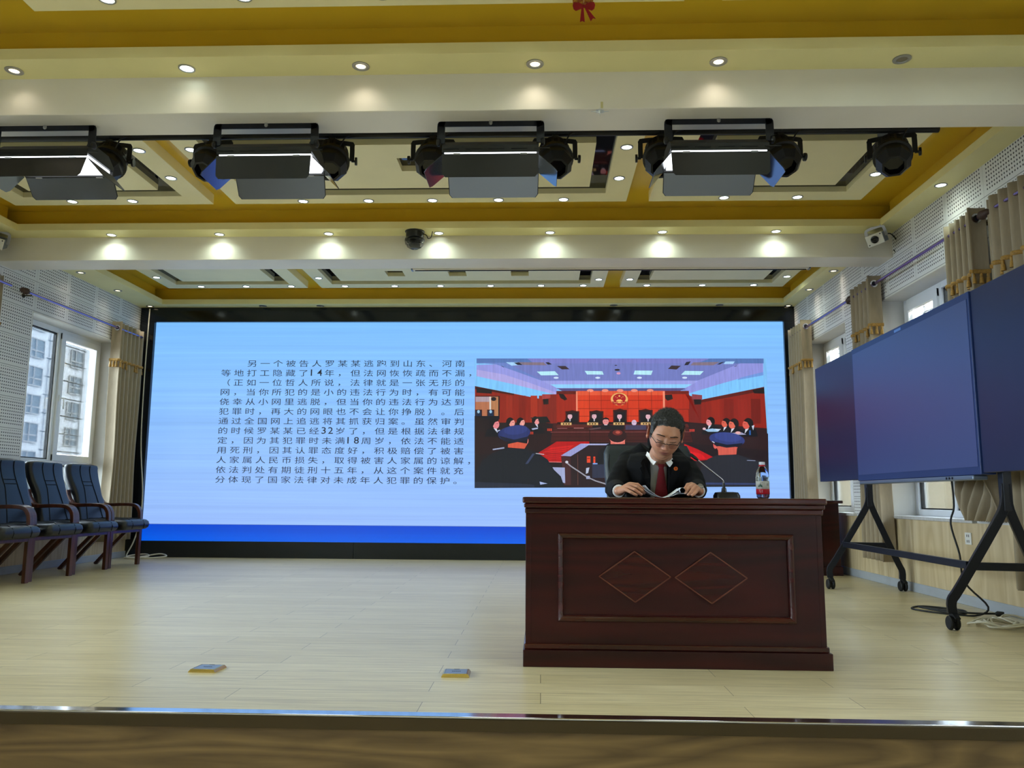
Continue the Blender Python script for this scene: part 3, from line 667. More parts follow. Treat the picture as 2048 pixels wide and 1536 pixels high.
# bench: chairs, robed figures, name plates
SK = (224, 176, 188)
for x, yc in ((652, 402), (797, 402), (938, 394), (1092, 395)):
    p.rect(x-42, yc, x+42, 472, (74, 18, 14)); p.poly([(x-42, yc+4), (x, yc-6), (x+42, yc+4), (x+42, yc+12), (x-42, yc+12)], (52, 12, 10)); p.rect(x-34, yc+10, x+34, 472, (26, 22, 30))
for x, y in ((637, 433), (783, 433), (935, 434), (1106, 435)):
    p.poly([(x-44, 474), (x-28, 452), (x-10, 444), (x+12, 444), (x+32, 454), (x+44, 474)], (14, 14, 20)); p.ell(x, y, 14, 17, SK); p.poly([(x-15, y-6), (x-12, y-17), (x, y-20), (x+12, y-17), (x+15, y-6), (x+8, y-11), (x-8, y-11)], (24, 18, 22))
    p.poly([(x-4, y+16), (x+4, y+16), (x+3, y+30), (x-3, y+30)], (196, 190, 200)); p.line([(x-8, y-2), (x-3, y-2)], 2, (90, 50, 60)); p.line([(x+3, y-2), (x+8, y-2)], 2, (90, 50, 60)); p.line([(x-4, y+9), (x+4, y+9)], 2, (150, 80, 90))
p.rect(560, 468, 1345, 480, (34, 16, 20))
for x0, x1 in ((582, 646), (740, 806), (898, 964), (1062, 1124)):
    p.rect(x0, 471, x1, 486, (212, 172, 112))
    for k in range(3): p.rect(x0+12+k*16, 474, x0+21+k*16, 483, (70, 50, 30))
# clerks
p.poly([(800, 500), (832, 482), (870, 482), (905, 500)], (20, 18, 26)); p.ell(852, 464, 18, 22, (222, 140, 140)); p.poly([(832, 462), (834, 446), (852, 439), (870, 446), (872, 462), (864, 452), (842, 452)], (22, 18, 20)); p.poly([(842, 484), (852, 496), (862, 484)], (220, 220, 232)); p.line([(842, 464), (849, 464)], 2, (80, 40, 40)); p.line([(856, 464), (863, 464)], 2, (80, 40, 40))
p.ell(1022, 472, 15, 17, (206, 180, 206)); p.line([(1014, 470), (1020, 470)], 2, (90, 70, 80)); p.line([(1025, 470), (1031, 470)], 2, (90, 70, 80))
p.poly([(770, 487), (966, 487), (960, 514), (776, 514)], (26, 22, 30)); p.rect(970, 487, 1094, 515, (66, 60, 88)); p.poly([(748, 508), (820, 500), (824, 506), (760, 514)], (96, 70, 76))
# attendants left
def bust(x, y, r, face, left, coat=(18, 18, 26), collar=True):
    s = 1 if left else -1
    p.poly([(x-58*s, y+78), (x-44*s, y+36), (x-10*s, y+20), (x+18*s, y+26), (x+50*s, y+50), (x+56*s, y+78)], coat)
    p.ell(x, y, r, r*1.15, (22, 18, 22)); p.ell(x+s*r*.42, y+r*.18, r*.72, r*.9, face)
    p.poly([(x-s*r*.9, y-r*.6), (x, y-r*1.2), (x+s*r*.9, y-r*.55), (x+s*r*.2, y-r*.3), (x-s*r*.2, y+r*.5), (x-s*r*.9, y+r*.4)], (20, 16, 20))
    if collar: p.poly([(x-s*r*.1, y+r*.95), (x+s*r*.6, y+r*1.1), (x+s*r*.75, y+r*2.0)], (206, 210, 226))
    p.line([(x+s*r*.5, y), (x+s*r*.9, y)], 2.5, (60, 40, 46))
bust(428, 458, 22, (232, 150, 150), True); bust(338, 466, 23, (232, 160, 150), True); bust(276, 468, 25, (230, 150, 140), True); bust(178, 476, 28, (224, 130, 136), True)
p.rect(400, 440, 500, 446, (30, 40, 40)); p.poly([(440, 436), (498, 434), (520, 470), (452, 472)], (22, 26, 28))
for q in ([(190, 520), (214, 512), (214, 518), (196, 526)], [(405, 506), (440, 500), (444, 508), (410, 514)], [(330, 518), (360, 512), (362, 520), (334, 526)]): p.poly(q, (170, 180, 214))
for x, y in ((514, 514), (402, 533)):
    for k in range(3): p.rect(x-14+k*10, y-8, x-7+k*10, y+7, (190, 60, 40))
# attendants right
bust(1480, 466, 24, (228, 150, 156), False); bust(1572, 474, 25, (214, 96, 76), False); bust(1702, 480, 30, (216, 90, 76), False); bust(1618, 480, 28, (222, 104, 84), False)
p.poly([(1440, 516), (1490, 508), (1532, 520), (1520, 528), (1462, 528)], (150, 190, 224)); p.poly([(1500, 510), (1540, 512), (1520, 524)], (200, 214, 236)); p.poly([(1590, 536), (1660, 532), (1690, 546), (1620, 548)], (150, 150, 180)); p.ell(1640, 534, 16, 8, (226, 170, 170)); p.ell(1440, 510, 10, 7, (220, 180, 190)); p.rect(1706, 520, 1716, 548, (40, 90, 160)); p.poly([(1722, 494), (1738, 488), (1730, 520)], (200, 210, 230))
for k in range(3): p.rect(1352+k*11, 512, 1360+k*11, 527, (196, 60, 50))
# dock, defendant
p.poly([(700, 597), (868, 598), (868, 606), (712, 606)], (170, 176, 220)); p.poly([(580, 668), (700, 597), (748, 606), (640, 672)], (150, 154, 206)); p.poly([(582, 672), (640, 674), (642, 842), (600, 842)], (66, 34, 40)); p.poly([(642, 674), (748, 610), (868, 608), (868, 856), (640, 856)], (38, 24, 30)); p.line([(682, 660), (682, 842)], 3, (108, 66, 60))
for x0, x1, y0 in ((737, 758, 672), (776, 787, 674), (805, 818, 674)): p.rect(x0, y0, x1, y0+38, (224, 70, 40)); p.rect(x0+2, y0+10, x1-3, y0+16, (150, 30, 20))
p.rect(772, 712, 868, 720, (120, 150, 210)); p.rect(768, 720, 868, 800, (44, 48, 70)); p.poly([(732, 742), (752, 738), (744, 770), (730, 776)], (180, 190, 214)); p.rect(732, 788, 754, 806, (150, 160, 200))
p.poly([(800, 690), (806, 640), (862, 600), (980, 598), (1040, 640), (1060, 720), (800, 720)], (20, 20, 28)); p.rect(880, 570, 966, 600, (214, 110, 96)); p.ell(921, 560, 50, 38, (232, 130, 120)); p.ell(921, 550, 56, 40, (44, 20, 24)); p.ell(922, 532, 30, 16, (110, 40, 36)); p.ell(924, 530, 14, 8, (176, 80, 66))
p.line([(612, 706), (640, 730), (680, 756), (740, 796), (790, 818), (856, 838)], 6, (196, 198, 214)); p.line([(612, 706), (640, 730), (680, 756), (740, 796), (790, 818), (856, 838)], 2, (60, 50, 60)); p.ell(616, 706, 9, 8, (206, 206, 220))
p.poly([(526, 736), (604, 738), (606, 830), (580, 824), (566, 786), (528, 770)], (158, 166, 206))
# officers seen from behind
NAVY = (22, 26, 36)
p.poly([(60, 856), (62, 770), (110, 690), (170, 650), (250, 622), (370, 622), (450, 656), (500, 690), (540, 752), (580, 790), (600, 850), (590, 856)], NAVY); p.poly([(62, 820), (300, 830), (420, 838), (420, 856), (62, 856)], (34, 40, 58)); p.poly([(410, 654), (424, 656), (382, 716), (366, 716)], (52, 62, 92)); p.poly([(452, 820), (500, 832), (456, 838)], (160, 176, 220)); p.line([(170, 630), (240, 620)], 8, (150, 160, 190)); p.line([(430, 654), (480, 660)], 4, (190, 190, 200))
p.poly([(262, 580), (372, 574), (384, 590), (362, 626), (262, 618)], (206, 84, 60)); p.ell(376, 578, 10, 20, (226, 120, 110)); p.poly([(240, 560), (386, 548), (378, 596), (320, 586), (262, 598)], (24, 22, 28))
p.ell(300, 534, 98, 46, (40, 50, 104), -6, 28); p.ell(310, 514, 72, 28, (48, 60, 122), -6); p.poly([(206, 548), (300, 572), (388, 552), (382, 572), (300, 590), (236, 580)], (22, 26, 46))
p.poly([(1400, 856), (1420, 730), (1460, 690), (1520, 666), (1640, 666), (1720, 694), (1790, 712), (1818, 730), (1818, 856)], (36, 38, 48)); p.poly([(1410, 830), (1818, 836), (1818, 846), (1408, 842)], (50, 62, 104)); p.poly([(1494, 590), (1520, 640), (1522, 668), (1628, 664), (1632, 630), (1652, 596)], (206, 90, 76)); p.ell(1504, 608, 12, 22, (214, 96, 90)); p.poly([(1496, 592), (1650, 590), (1640, 622), (1574, 610), (1510, 616)], (30, 26, 30))
p.ell(1574, 574, 106, 42, (46, 58, 118), 6, 28); p.ell(1580, 560, 80, 28, (54, 68, 136), 6); p.poly([(1484, 584), (1574, 606), (1668, 596), (1654, 616), (1570, 624), (1500, 608)], (18, 22, 40)); p.line([(1486, 586), (1500, 594)], 5, (200, 204, 220)); p.line([(1690, 700), (1740, 702)], 4, (130, 140, 170))
me = D.meshes.new('slide_picture'); me.from_pydata(p.v, [], p.f); me.materials.append(pic_mat())
ca = me.color_attributes.new('tone', 'FLOAT_COLOR', 'CORNER')
cc = []
for f, c in zip(p.f, p.c): cc += [c[0], c[1], c[2], 1.0]*len(f)
ca.data.foreach_set('color', cc)
import bmesh as _bm
b_ = _bm.new(); b_.from_mesh(me)
for f in b_.faces:
    if f.normal.y > 0: f.normal_flip()
b_.to_mesh(me); b_.free()
pico = D.objects.new('slide_picture', me); COL.objects.link(pico); pico.parent = led

# ================================================================ FURNITURE HELPERS
def rrect(w, h, r, n=4):
    """rounded rectangle outline, centred"""
    pts = []
    for cx, cy, a0 in ((w/2-r, h/2-r, 0), (-w/2+r, h/2-r, PI/2), (-w/2+r, -h/2+r, PI), (w/2-r, -h/2+r, 1.5*PI)):
        for k in range(n+1):
            a = a0+PI/2*k/n; pts.append((cx+r*math.cos(a), cy+r*math.sin(a)))
    return pts
def smooth_path(pts, n=6):
    P = [Vector(p) for p in pts]; out = []
    for i in range(len(P)-1):
        p0, p1, p2, p3 = P[max(i-1, 0)], P[i], P[i+1], P[min(i+2, len(P)-1)]
        for k in range(n):
            t = k/n
            out.append(.5*((2*p1)+(p2-p0)*t+(2*p0-5*p1+4*p2-p3)*t*t+(3*p1-p0-3*p2+p3)*t**3))
    out.append(P[-1]); return out
def cushion(m, cx, cy, z0, z1, w, d, r, puff=.012):
    """rounded pad: x extent w, y extent d"""
    n = 6; rg = []
    h = z1-z0; rr = min(r, h/2*.98)
    for k in range(n+1):
        a = -PI/2+PI*k/n; inset = rr*(1-math.cos(a)); z = (z0+z1)/2+(h/2-rr)*(1 if a > 0 else -1 if a < 0 else 0)+rr*math.sin(a)
        rg.append([(cx+x, cy+y, z) for x, y in rrect(w-2*inset, d-2*inset, max(.03, .05-inset*.3))])
    top = [(cx+(p[0]-cx)*.5, cy+(p[1]-cy)*.5, p[2]+puff) for p in rg[-1]]
    rg.append(top); bot = [(cx+(p[0]-cx)*.5, cy+(p[1]-cy)*.5, p[2]) for p in rg[0]]
    m.rings([bot]+rg)

# ================================================================ LECTURE DESK
desk = empty('lecture_desk', (.6, 3.8, 0), 'dark mahogany lecture desk with two carved diamonds on its front panel', 'desk')
def dbx(m, x0, x1, y0, y1, z0, z1): return m.box(x0-.6, x1-.6, y0-3.8, y1-3.8, z0, z1)
YD0, YD1 = 3.80, 4.40
m = MB(); dbx(m, -.085, 1.318, YD0-.03, YD1+.01, .738, .766); dtop = m.build('desktop', M['mahogv'], desk, bevel=.006)
m = MB(); dbx(m, -.078, 1.310, YD0-.022, YD1, .716, .737); dbx(m, -.074, 1.304, YD0-.012, YD1-.01, .690, .7155); m.build('cornice_moulding', M['mahogv'], desk, bevel=.005)
m = MB()
dbx(m, -.07, -.045, YD0, YD1-.02, .10, .69); m.build('side_panel', M['mahog'], desk, bevel=.002)
m = MB(); dbx(m, 1.272, 1.297, YD0, YD1-.02, .10, .69); m.build('side_panel', M['mahog'], desk, bevel=.002)
FX0, FX1, FZ0, FZ1 = .078, 1.166, .200, .602; fw = .030
m = MB()
dbx(m, -.045, FX0+fw, YD0+.002, YD0+.025, .10, .69); dbx(m, FX1-fw, 1.272, YD0+.002, YD0+.025, .10, .69); dbx(m, FX0+fw, FX1-fw, YD0+.002, YD0+.025, .10, FZ0+fw); dbx(m, FX0+fw, FX1-fw, YD0+.002, YD0+.025, FZ1-fw, .69)
m.build('front_panel', M['mahog'], desk)
m = MB(); dbx(m, FX0+fw, FX1-fw, YD0+.010, YD0+.024, FZ0+fw, FZ1-fw); m.build('recessed_panel', M['mahog'], desk)
# picture-frame moulding, mitred with a rounded profile
prof = [(0, 0), (.004, -.010), (.012, -.014), (.020, -.010), (.026, -.004), (.030, .006)]
m = MB(); rg = []
for (sx, sz, cx, cz) in ((1, 1, FX0, FZ0), (-1, 1, FX1, FZ0), (-1, -1, FX1, FZ1), (1, -1, FX0, FZ1)):
    rg.append([(cx+sx*a-.6, YD0+b-3.8, cz+sz*a) for a, b in prof]+[(cx+sx*.03-.6, YD0+.02-3.8, cz+sz*.03), (cx-.6, YD0+.02-3.8, cz)])
m.rings(rg, cap=False, closed=True); m.build('frame_moulding', M['mahogv'], desk, smooth=35)
for cx, zt, zb in ((.4355, .518, .289), (.785, .517, .287)):
    zc = (zt+zb)/2; a = .165; b = (zt-zb)/2
    m = MB(); m.prism([(cx-a, zc), (cx, zc-b), (cx+a, zc), (cx, zc+b)], lambda u, v, d: (u-.6, YD0+.010-d-3.8, v), 0, .006)
    dia = m.build('diamond_inlay', M['inlay'], desk)
    m = MB(); pts = [(cx-a, zc), (cx, zc-b), (cx+a, zc), (cx, zc+b)]
    for p, q in zip(pts, pts[1:]+pts[:1]):
        m.bar([(p[0]-.6, YD0+.0035-3.8, p[1]), (q[0]-.6, YD0+.0035-3.8, q[1])], .005, .005, up=(0, 1, 0))
    m.build('beading', M['bead'], dia)
m = MB(); dbx(m, -.080, 1.316, YD0-.018, YD1, 0, .075); m.build('plinth', M['mahog'], desk, bevel=.003)
m = MB(); dbx(m, -.075, 1.306, YD0-.010, YD1-.01, .0755, .102); m.build('plinth_moulding', M['mahogv'], desk, bevel=.006)

# second desk by the right wall
d2 = empty('side_desk', (2.33, 8.3, 0), 'dark red wooden desk standing behind the lecture desk by the right wall', 'desk')
m = MB(); m.box(-.72, .72, -.02, .6, .715, .745); m.build('desktop', M['mahogv'], d2, bevel=.005)
m = MB(); m.box(-.68, .68, 0, .57, .09, .715); m.build('body', M['mahog'], d2, bevel=.003)
m = MB(); m.box(-.695, .695, -.012, .58, 0, .09); m.build('plinth', M['mahog'], d2, bevel=.004)
m = MB(); m.tube([(-.5, -.006, .6), (.5, -.006, .6), (.5, -.006, .2), (-.5, -.006, .2)], .01, 6, closed=True); m.build('frame_moulding', M['mahogv'], d2)

# ================================================================ INTERACTIVE BOARD ON STAND
BA = math.atan2(-.9996, -.0278)
bd = empty('smart_board', (2.75, 8.01, 0), 'wide dark blue three part interactive board on a black wheeled stand', 'interactive board', rz=BA)
BZ0, BZ1 = .915, 2.045
def bb(m, s0, s1, d0, d1, z0, z1): return m.box(s0, s1, d0, d1, z0, z1)
m = MB(); bb(m, 0, 1.045, -.01, .05, BZ0+.012, BZ1); m.build('side_board', M['navy'], bd, bevel=.004)
m = MB(); bb(m, 3.085, 4.13, -.01, .05, BZ0+.012, BZ1); m.build('side_board', M['navy'], bd, bevel=.004)
m = MB(); bb(m, 1.05, 3.08, -.02, .07, BZ0, BZ1+.002)
fr = m.build('display_frame', M['tvframe'], bd, bevel=.005)
m = MB(); bb(m, 1.075, 3.055, -.0225, -.0195, BZ0+.05, BZ1-.045); m.build('display_glass', M['screen'], bd)
m = MB(); bb(m, 1.10, 3.0, -.03, .06, BZ0-.03, BZ0-.001); m.build('speaker_strip', M['tvsilver'], bd, bevel=.008)
for k in range(3):
    m = MB(); m.lathe([(0, 0), (.008, 0), (.008, .004), (0, .004)], o=(2.66+k*.04, -.0305, BZ0-.014), M=Matrix.Rotation(PI/2, 3, 'X'), n=10); m.build('button', M['bplast'], bd)
m = MB(); bb(m, 1.96, 2.08, -.0212, -.0195, BZ1-.034, BZ1-.014); m.build('nameplate', mat('badge_print', (92, 128, 196), .4), bd)
Rb = Matrix.Rotation(-BA, 3, 'Z')
def bl_(x, y, z): v = Rb @ Vector((x-2.75, y-8.01, 0)); return (v.x, v.y, z)
FEET = {'far': ((2.48, 7.11), (3.035, 6.99), (2.80, 7.0)), 'near': ((2.445, 4.985), (2.955, 4.87), (2.75, 4.88))}
for f_, r_, a_ in FEET.values():
    m = MB(); m.bar([bl_(*a_, .70), bl_(*a_, 1.95)], .06, .05, up=(0, 1, 0)); m.build('post', M['standm'], bd, bevel=.004)
    for ft in (f_, r_):
        k = (ft[0]-a_[0], ft[1]-a_[1])
        m = MB(); m.bar(smooth_path([bl_(a_[0], a_[1], .86), bl_(a_[0]+k[0]*.03, a_[1]+k[1]*.03, .74), bl_(a_[0]+k[0]*.2, a_[1]+k[1]*.2, .62), bl_(a_[0]+k[0]*.85, a_[1]+k[1]*.85, .25), bl_(ft[0], ft[1], .17), bl_(ft[0], ft[1], .098)], 3), .055, .05, up=(.3, 1, 0))
        leg = m.build('leg', M['standm'], bd, bevel=.003)
        m = MB(); c = bl_(ft[0], ft[1], .042)
        for s in (-.018, .018):
            m.lathe([(0, -.011), (.036, -.011), (.042, -.005), (.042, .005), (.036, .011), (0, .011)], o=(c[0], c[1]+s, .042), M=Matrix.Rotation(PI/2, 3, 'X'), n=18)
        m.cbox((c[0], c[1], .075), (.05, .02, .05)); m.cbox((c[0]+.045, c[1], .085), (.05, .03, .008), Matrix.Rotation(.5, 3, 'Y'))
        m.build('caster', M['rubber'], leg, smooth=40)
    p_, q_ = [(a_[0]+(k[0]-a_[0])*.66, a_[1]+(k[1]-a_[1])*.66) for k in (f_, r_)]
    m = MB(); m.bar([bl_(*p_, .375), bl_(*q_, .375)], .045, .045); m.build('cross_bar', M['standm'], bd, bevel=.003)
a1, a2 = FEET['far'], FEET['near']
mid = lambda a: ((a[0][0]*.8+a[1][0]*.2), (a[0][1]*.8+a[1][1]*.2))
p_, q_ = mid(a1), mid(a2)
m = MB(); m.bar([bl_(*p_, .378), bl_(*q_, .378)], .03, .045); m.build('long_rail', M['standm'], bd, bevel=.003)

# ================================================================ ROW OF CHAIRS BY THE LEFT WALL
def make_armchair():
    r = empty('conference_chair', (0, 0, 0))
    m = MB(); cushion(m, -.155, 0, .385, .495, .60, .50, .052); seat = m.build('seat', M['leather'], r, smooth=60)
    m = MB()
    for y in (-.11, .11): m.tube([(-.42, y, .505), (-.2, y, .508), (.08, y, .505), (.130, y, .478), (.147, y, .44), (.135, y, .40)], .0035, 5)
    m.build('seam', M['seam'], seat)
    path = smooth_path([(-.37, 0, .40), (-.40, 0, .52), (-.44, 0, .66), (-.485, 0, .80), (-.53, 0, .91), (-.555, 0, 1.01), (-.55, 0, 1.075)], 4)
    wid = lambda z: .51 - .05*math.exp(-((z-.74)/.1)**2) + .015*math.exp(-((z-1.0)/.1)**2) - (max(0, z-1.05)*1.1)
    m = MB(); rg = []
    for i, p in enumerate(path):
        t = (path[min(i+1, len(path)-1)]-path[max(i-1, 0)]).normalized(); nrm = Vector((t.z, 0, -t.x))
        w = wid(p.z); th = .085 if p.z < 1.06 else .085-(p.z-1.06)*.9
        rg.append([p+Vector((0, a, 0))+nrm*b for a, b in rrect(w, th, min(.038, th*.48))])
    last = rg[-1]; c = sum(last, Vector())/len(last); rg.append([c+(q-c)*.6+Vector((-.003, 0, .012)) for q in last])
    m.rings(rg); back = m.build('backrest', M['leather'], r, smooth=60)
    def front(z, y, off=.0445):
        for i in range(len(path)-1):
            if path[i].z <= z <= path[i+1].z:
                f = (z-path[i].z)/(path[i+1].z-path[i].z); p = path[i].lerp(path[i+1], f); t = (path[i+1]-path[i]).normalized()
                return p+Vector((t.z, 0, -t.x))*off+Vector((0, y, 0))
        return path[-1]+Vector((.04, y, 0))
    m = MB()
    for s in (-1, 1): m.tube([front(z, s*(.085+.07*max(0, (.80-z))/.4)) for z in np.linspace(.46, .80, 10)]+[front(z, s*.085) for z in np.linspace(.83, 1.075, 8)], .0035, 5)
    for z in (.835, .875): m.tube([front(z, y) for y in (-.085, 0, .085)], .0035, 5)
    m.build('seam', M['seam'], back)
    for s in (-1, 1):
        y = s*.272
        m = MB(); m.bar(smooth_path([(0, y, 0), (0, y, .30), (0, y, .52), (-.02, y, .60), (-.075, y, .642), (-.2, y, .65), (-.36, y, .645), (-.44, y, .665), (-.49, y, .73), (-.515, y, .80)], 4), .034, .050, up=(0, 1, 0))
        m.build('arm_frame', M['bent'], r, bevel=.004)
        m = MB(); m.bar([(-.10, s*.235, .385), (-.28, s*.235, .20), (-.46, s*.235, 0)], .036, .034, up=(0, 1, 0)); m.build('leg', M['bent'], r, bevel=.003)
    m = MB(); m.box(-.40, .015, -.255, .255, .352, .386); m.build('seat_rail', M['bent'], r, bevel=.004)
    m = MB(); m.bar([(-.55, -.28, .785), (-.55, .28, .785)], .03, .04); m.build('back_rail', M['bent'], r, bevel=.004)
    return r
ch0 = make_armchair()
CH = [(-4.45, 8.56, -3, 'black leather conference chair nearest the video wall, its whole front edge visible'), (-4.45, 7.91, -2, 'black leather conference chair, second from the video wall'),
      (-4.445, 7.26, -4, 'black leather conference chair, third from the video wall'), (-4.44, 6.61, -3, 'black leather conference chair cut off by the left photo edge')]
for i, (x, y, a, lb_) in enumerate(CH):
    o = ch0 if i == 0 else copy_tree(ch0)
    o.location = (x, y, 0); o.rotation_euler = (0, 0, math.radians(a)); tag(o, lb_, 'chair', 'row of conference chairs')

# ---- speaker's chair behind the desk
sc = empty('office_chair', (.665, 4.86, 0), 'dark grey leather office chair behind the desk with the speaker in it', 'chair')
m = MB(); cushion(m, 0, -.12, .40, .49, .50, .50, .042); m.build('seat', M['leatherg'], sc, smooth=60)
path = smooth_path([(0, .13, .42), (0, .155, .58), (0, .15, .74), (0, .165, .90), (0, .19, 1.02), (0, .195, 1.085)], 4)
m = MB(); rg = []
for i, p in enumerate(path):
    t = (path[min(i+1, len(path)-1)]-path[max(i-1, 0)]).normalized(); nrm = Vector((0, t.z, -t.y))
    w = .54-.03*math.exp(-((p.z-.74)/.12)**2); th = .075 if p.z < 1.05 else .075-(p.z-1.05)*.7
    w -= max(0, p.z-1.045)*1.0
    rg.append([p+Vector((a, 0, 0))+nrm*b for a, b in rrect(w, th, min(.034, th*.48))])
m.rings(rg); bk = m.build('backrest', M['leatherg'], sc, smooth=60)
m = MB(); m.tube([path[3]+Vector((-.245, -.033, 0)), path[8]+Vector((-.232, -.036, 0)), path[14]+Vector((-.245, -.036, 0)), path[18]+Vector((-.235, -.03, 0))], .004, 6); m.build('piping', M['seam'], bk)
m = MB(); m.tube([(0, -.1, .13), (0, -.1, .40)], .025, 12); m.build('gas_column', M['black'], sc, smooth=40)
for k in range(5):
    a = 2*PI*k/5+.3; c, s = math.cos(a), math.sin(a)
    m = MB(); m.bar([(0, -.1, .12), (.15*c, -.1+.15*s, .105), (.27*c, -.1+.27*s, .07)], .04, .03); lg = m.build('base_leg', M['black'], sc, bevel=.004)
    m = MB(); m.lathe([(0, -.02), (.026, -.02), (.026, .02), (0, .02)], o=(.27*c, -.1+.27*s, .027), M=Matrix.Rotation(PI/2, 3, 'X'), n=14); m.build('caster', M['rubber'], lg)

# ================================================================ CURTAINS AND RODS
def curtain(side, y0, y1, ztop, zbot, label, folds=6, trim=2.33, gro=None, gather=None, name='curtain', skew=0, dep=1.0):
    s = 1 if side == 'R' else -1
    xw = (XR-.085) if s > 0 else (XL+(.075 if dep == 1 else .05))
    r = empty(name, (xw, (y0+y1)/2, 0), label, 'curtain', 'beige window curtains')
    yc = (y0+y1)/2; W_ = y1-y0
    def cx(u, z, amp):
        # broad plain flap on the window side, tight folds on the other side
        f = folds
        return -s*(amp*math.sin(2*PI*f*u**1.0+.6*math.sin(3*u+z*.7)))
    FL = .26                                     # the last flap turns to face into the hall
    def pt(u, v, off=0, z_=None):
        z = zbot+(ztop-zbot)*v if z_ is None else z_
        low = 1-(z-zbot)/(ztop-zbot)
        amp = .026+.012*low
        if u < FL:
            q = u/FL; x = s*(.055-.125*q); yy = y0+.012+.01*math.sin(q*PI)-off*1.3; off = 0
            if q > .85: yy = y0+.012
        else:
            w = (u-FL)/(1-FL); x = -s*(.07-(.07+amp)*min(w*8, 1)) if w < .125 else s*amp*math.sin(2*PI*folds*(w-.125)+PI/2)*1.0
            yy = y0+.012+(W_-.02)*w
        yy = yc+(yy-yc)*(1-.10*math.exp(-((z-1.2)/.5)**2))+skew*low
        if gather and z < gather:
            k = (gather-z); x += -s*.05*math.sin(k*9+u*7)
        return (x*dep-s*off, yy-yc, z)
    m = MB(); m.grid(folds*14, 24, lambda u, v: pt(u, v))
    b = m.build('cloth', M['curtain'], r, smooth=180, fixn=False)
    md = b.modifiers.new('s', 'SOLIDIFY'); md.thickness = .004
    m = MB(); m.tube([pt(u, 0, .010, trim) for u in np.linspace(0, 1, folds*14)], .011, 6, flat=(1.4, .8)); m.build('trim_band', M['gold'], r, smooth=60)
    nt_ = folds*2-1
    for k in range(nt_):
        u = (k+.5)/nt_; q = Vector(pt(u, 0, .016, trim-.012)); L_ = .075
        m = MB(); m.lathe([(.003, 0), (.009, -.008), (.011, -.02), (.007, -.027), (.012, -.035), (.016, -L_), (.002, -L_)], o=q, n=8); m.build('tassel', M['gold'], r, smooth=60)
    if gro:
        q = Vector(pt(FL*.5, 0, .004, ztop-.075)); R_ = Matrix.Rotation(PI/2, 3, 'X')
        m = MB(); m.lathe([(.022, -.006), (.034, -.006), (.036, 0), (.034, .006), (.022, .006), (.022, -.006)], o=q, M=R_, n=20); m.build('grommet', M['chrome'], r, smooth=40)
        m = MB(); m.lathe([(0, -.003), (.0215, -.003), (.0215, .003), (0, .003)], o=q, M=R_, n=16); m.build('grommet_hole', M['rubber'], r)
    return r
def rod(side, y0, y1, z, label, fin=(True, True)):
    s = 1 if side == 'R' else -1
    x = XR-.085 if s > 0 else XL+.085
    r = empty('curtain_rod', (x, y0, z), label, 'curtain rod', 'curtain rods')
    m = MB(); m.tube([(0, 0, 0), (0, y1-y0, 0)], .014, 12); m.build('pole', M['rod'], r, smooth=40)
    for k, (yy, d) in enumerate(((0, -1), (y1-y0, 1))):
        if not fin[k]: continue
        m = MB(); pr = [(.014, 0), (.022, .005), (.022, .02), (.026, .028)]+[(.030+.003*math.cos(j*PI)-.001*j, .036+j*.008) for j in range(9)]+[(.012, .115), (0, .12)]
        m.lathe(pr, o=(0, yy, 0), M=Matrix.Rotation(-d*PI/2, 3, 'X'), n=16); m.build('finial', M['finial'], r, smooth=40)
        m = MB(); m.tube([(0, yy-d*.05, 0), (0, yy-d*.05, -.022), (s*.085, yy-d*.05, -.022)], .007, 8); m.tube([(s*.079, yy-d*.05, -.022), (s*.086, yy-d*.05, -.022)], .022, 12); m.build('bracket', M['dsteel'], r, smooth=40)
    return r
curtain('R', 9.12, 9.79, 2.80, .22, 'beige tasselled curtain on the right wall nearest the video wall', 7, gro=[9.19])
curtain('R', 7.22, 7.82, 2.79, .22, 'beige tasselled curtain on the right wall between the two windows, above the board', 6, gro=[7.30])
curtain('R', 5.48, 5.97, 2.79, .62, 'beige tasselled curtain bunched up over the sill behind the board', 6, gro=[5.56], gather=1.0)
curtain('R', 4.70, 5.38, 2.80, .20, 'beige tasselled curtain at the right photo edge', 6)
curtain('L', 9.11, 9.79, 2.79, .22, 'beige tasselled curtain on the left wall beside the video wall', 7, gro=[9.18])
curtain('L', 6.55, 7.15, 2.79, 1.13, 'beige tasselled curtain cut off by the left photo edge', 6, dep=.45)
rod('R', 7.86, 9.72, 2.715, 'lavender curtain rod on the right wall nearest the video wall', (True, False))
rod('R', 5.47, 7.78, 2.715, 'lavender curtain rod over the right window behind the board')
rod('R', 3.4, 5.30, 2.715, 'lavender curtain rod at the right photo edge', (False, False))
rod('L', 7.46, 9.72, 2.715, 'lavender curtain rod over the left window', (True, False))
rod('L', 4.6, 7.20, 2.715, 'lavender curtain rod at the left photo edge', (False, False))

DT = .766
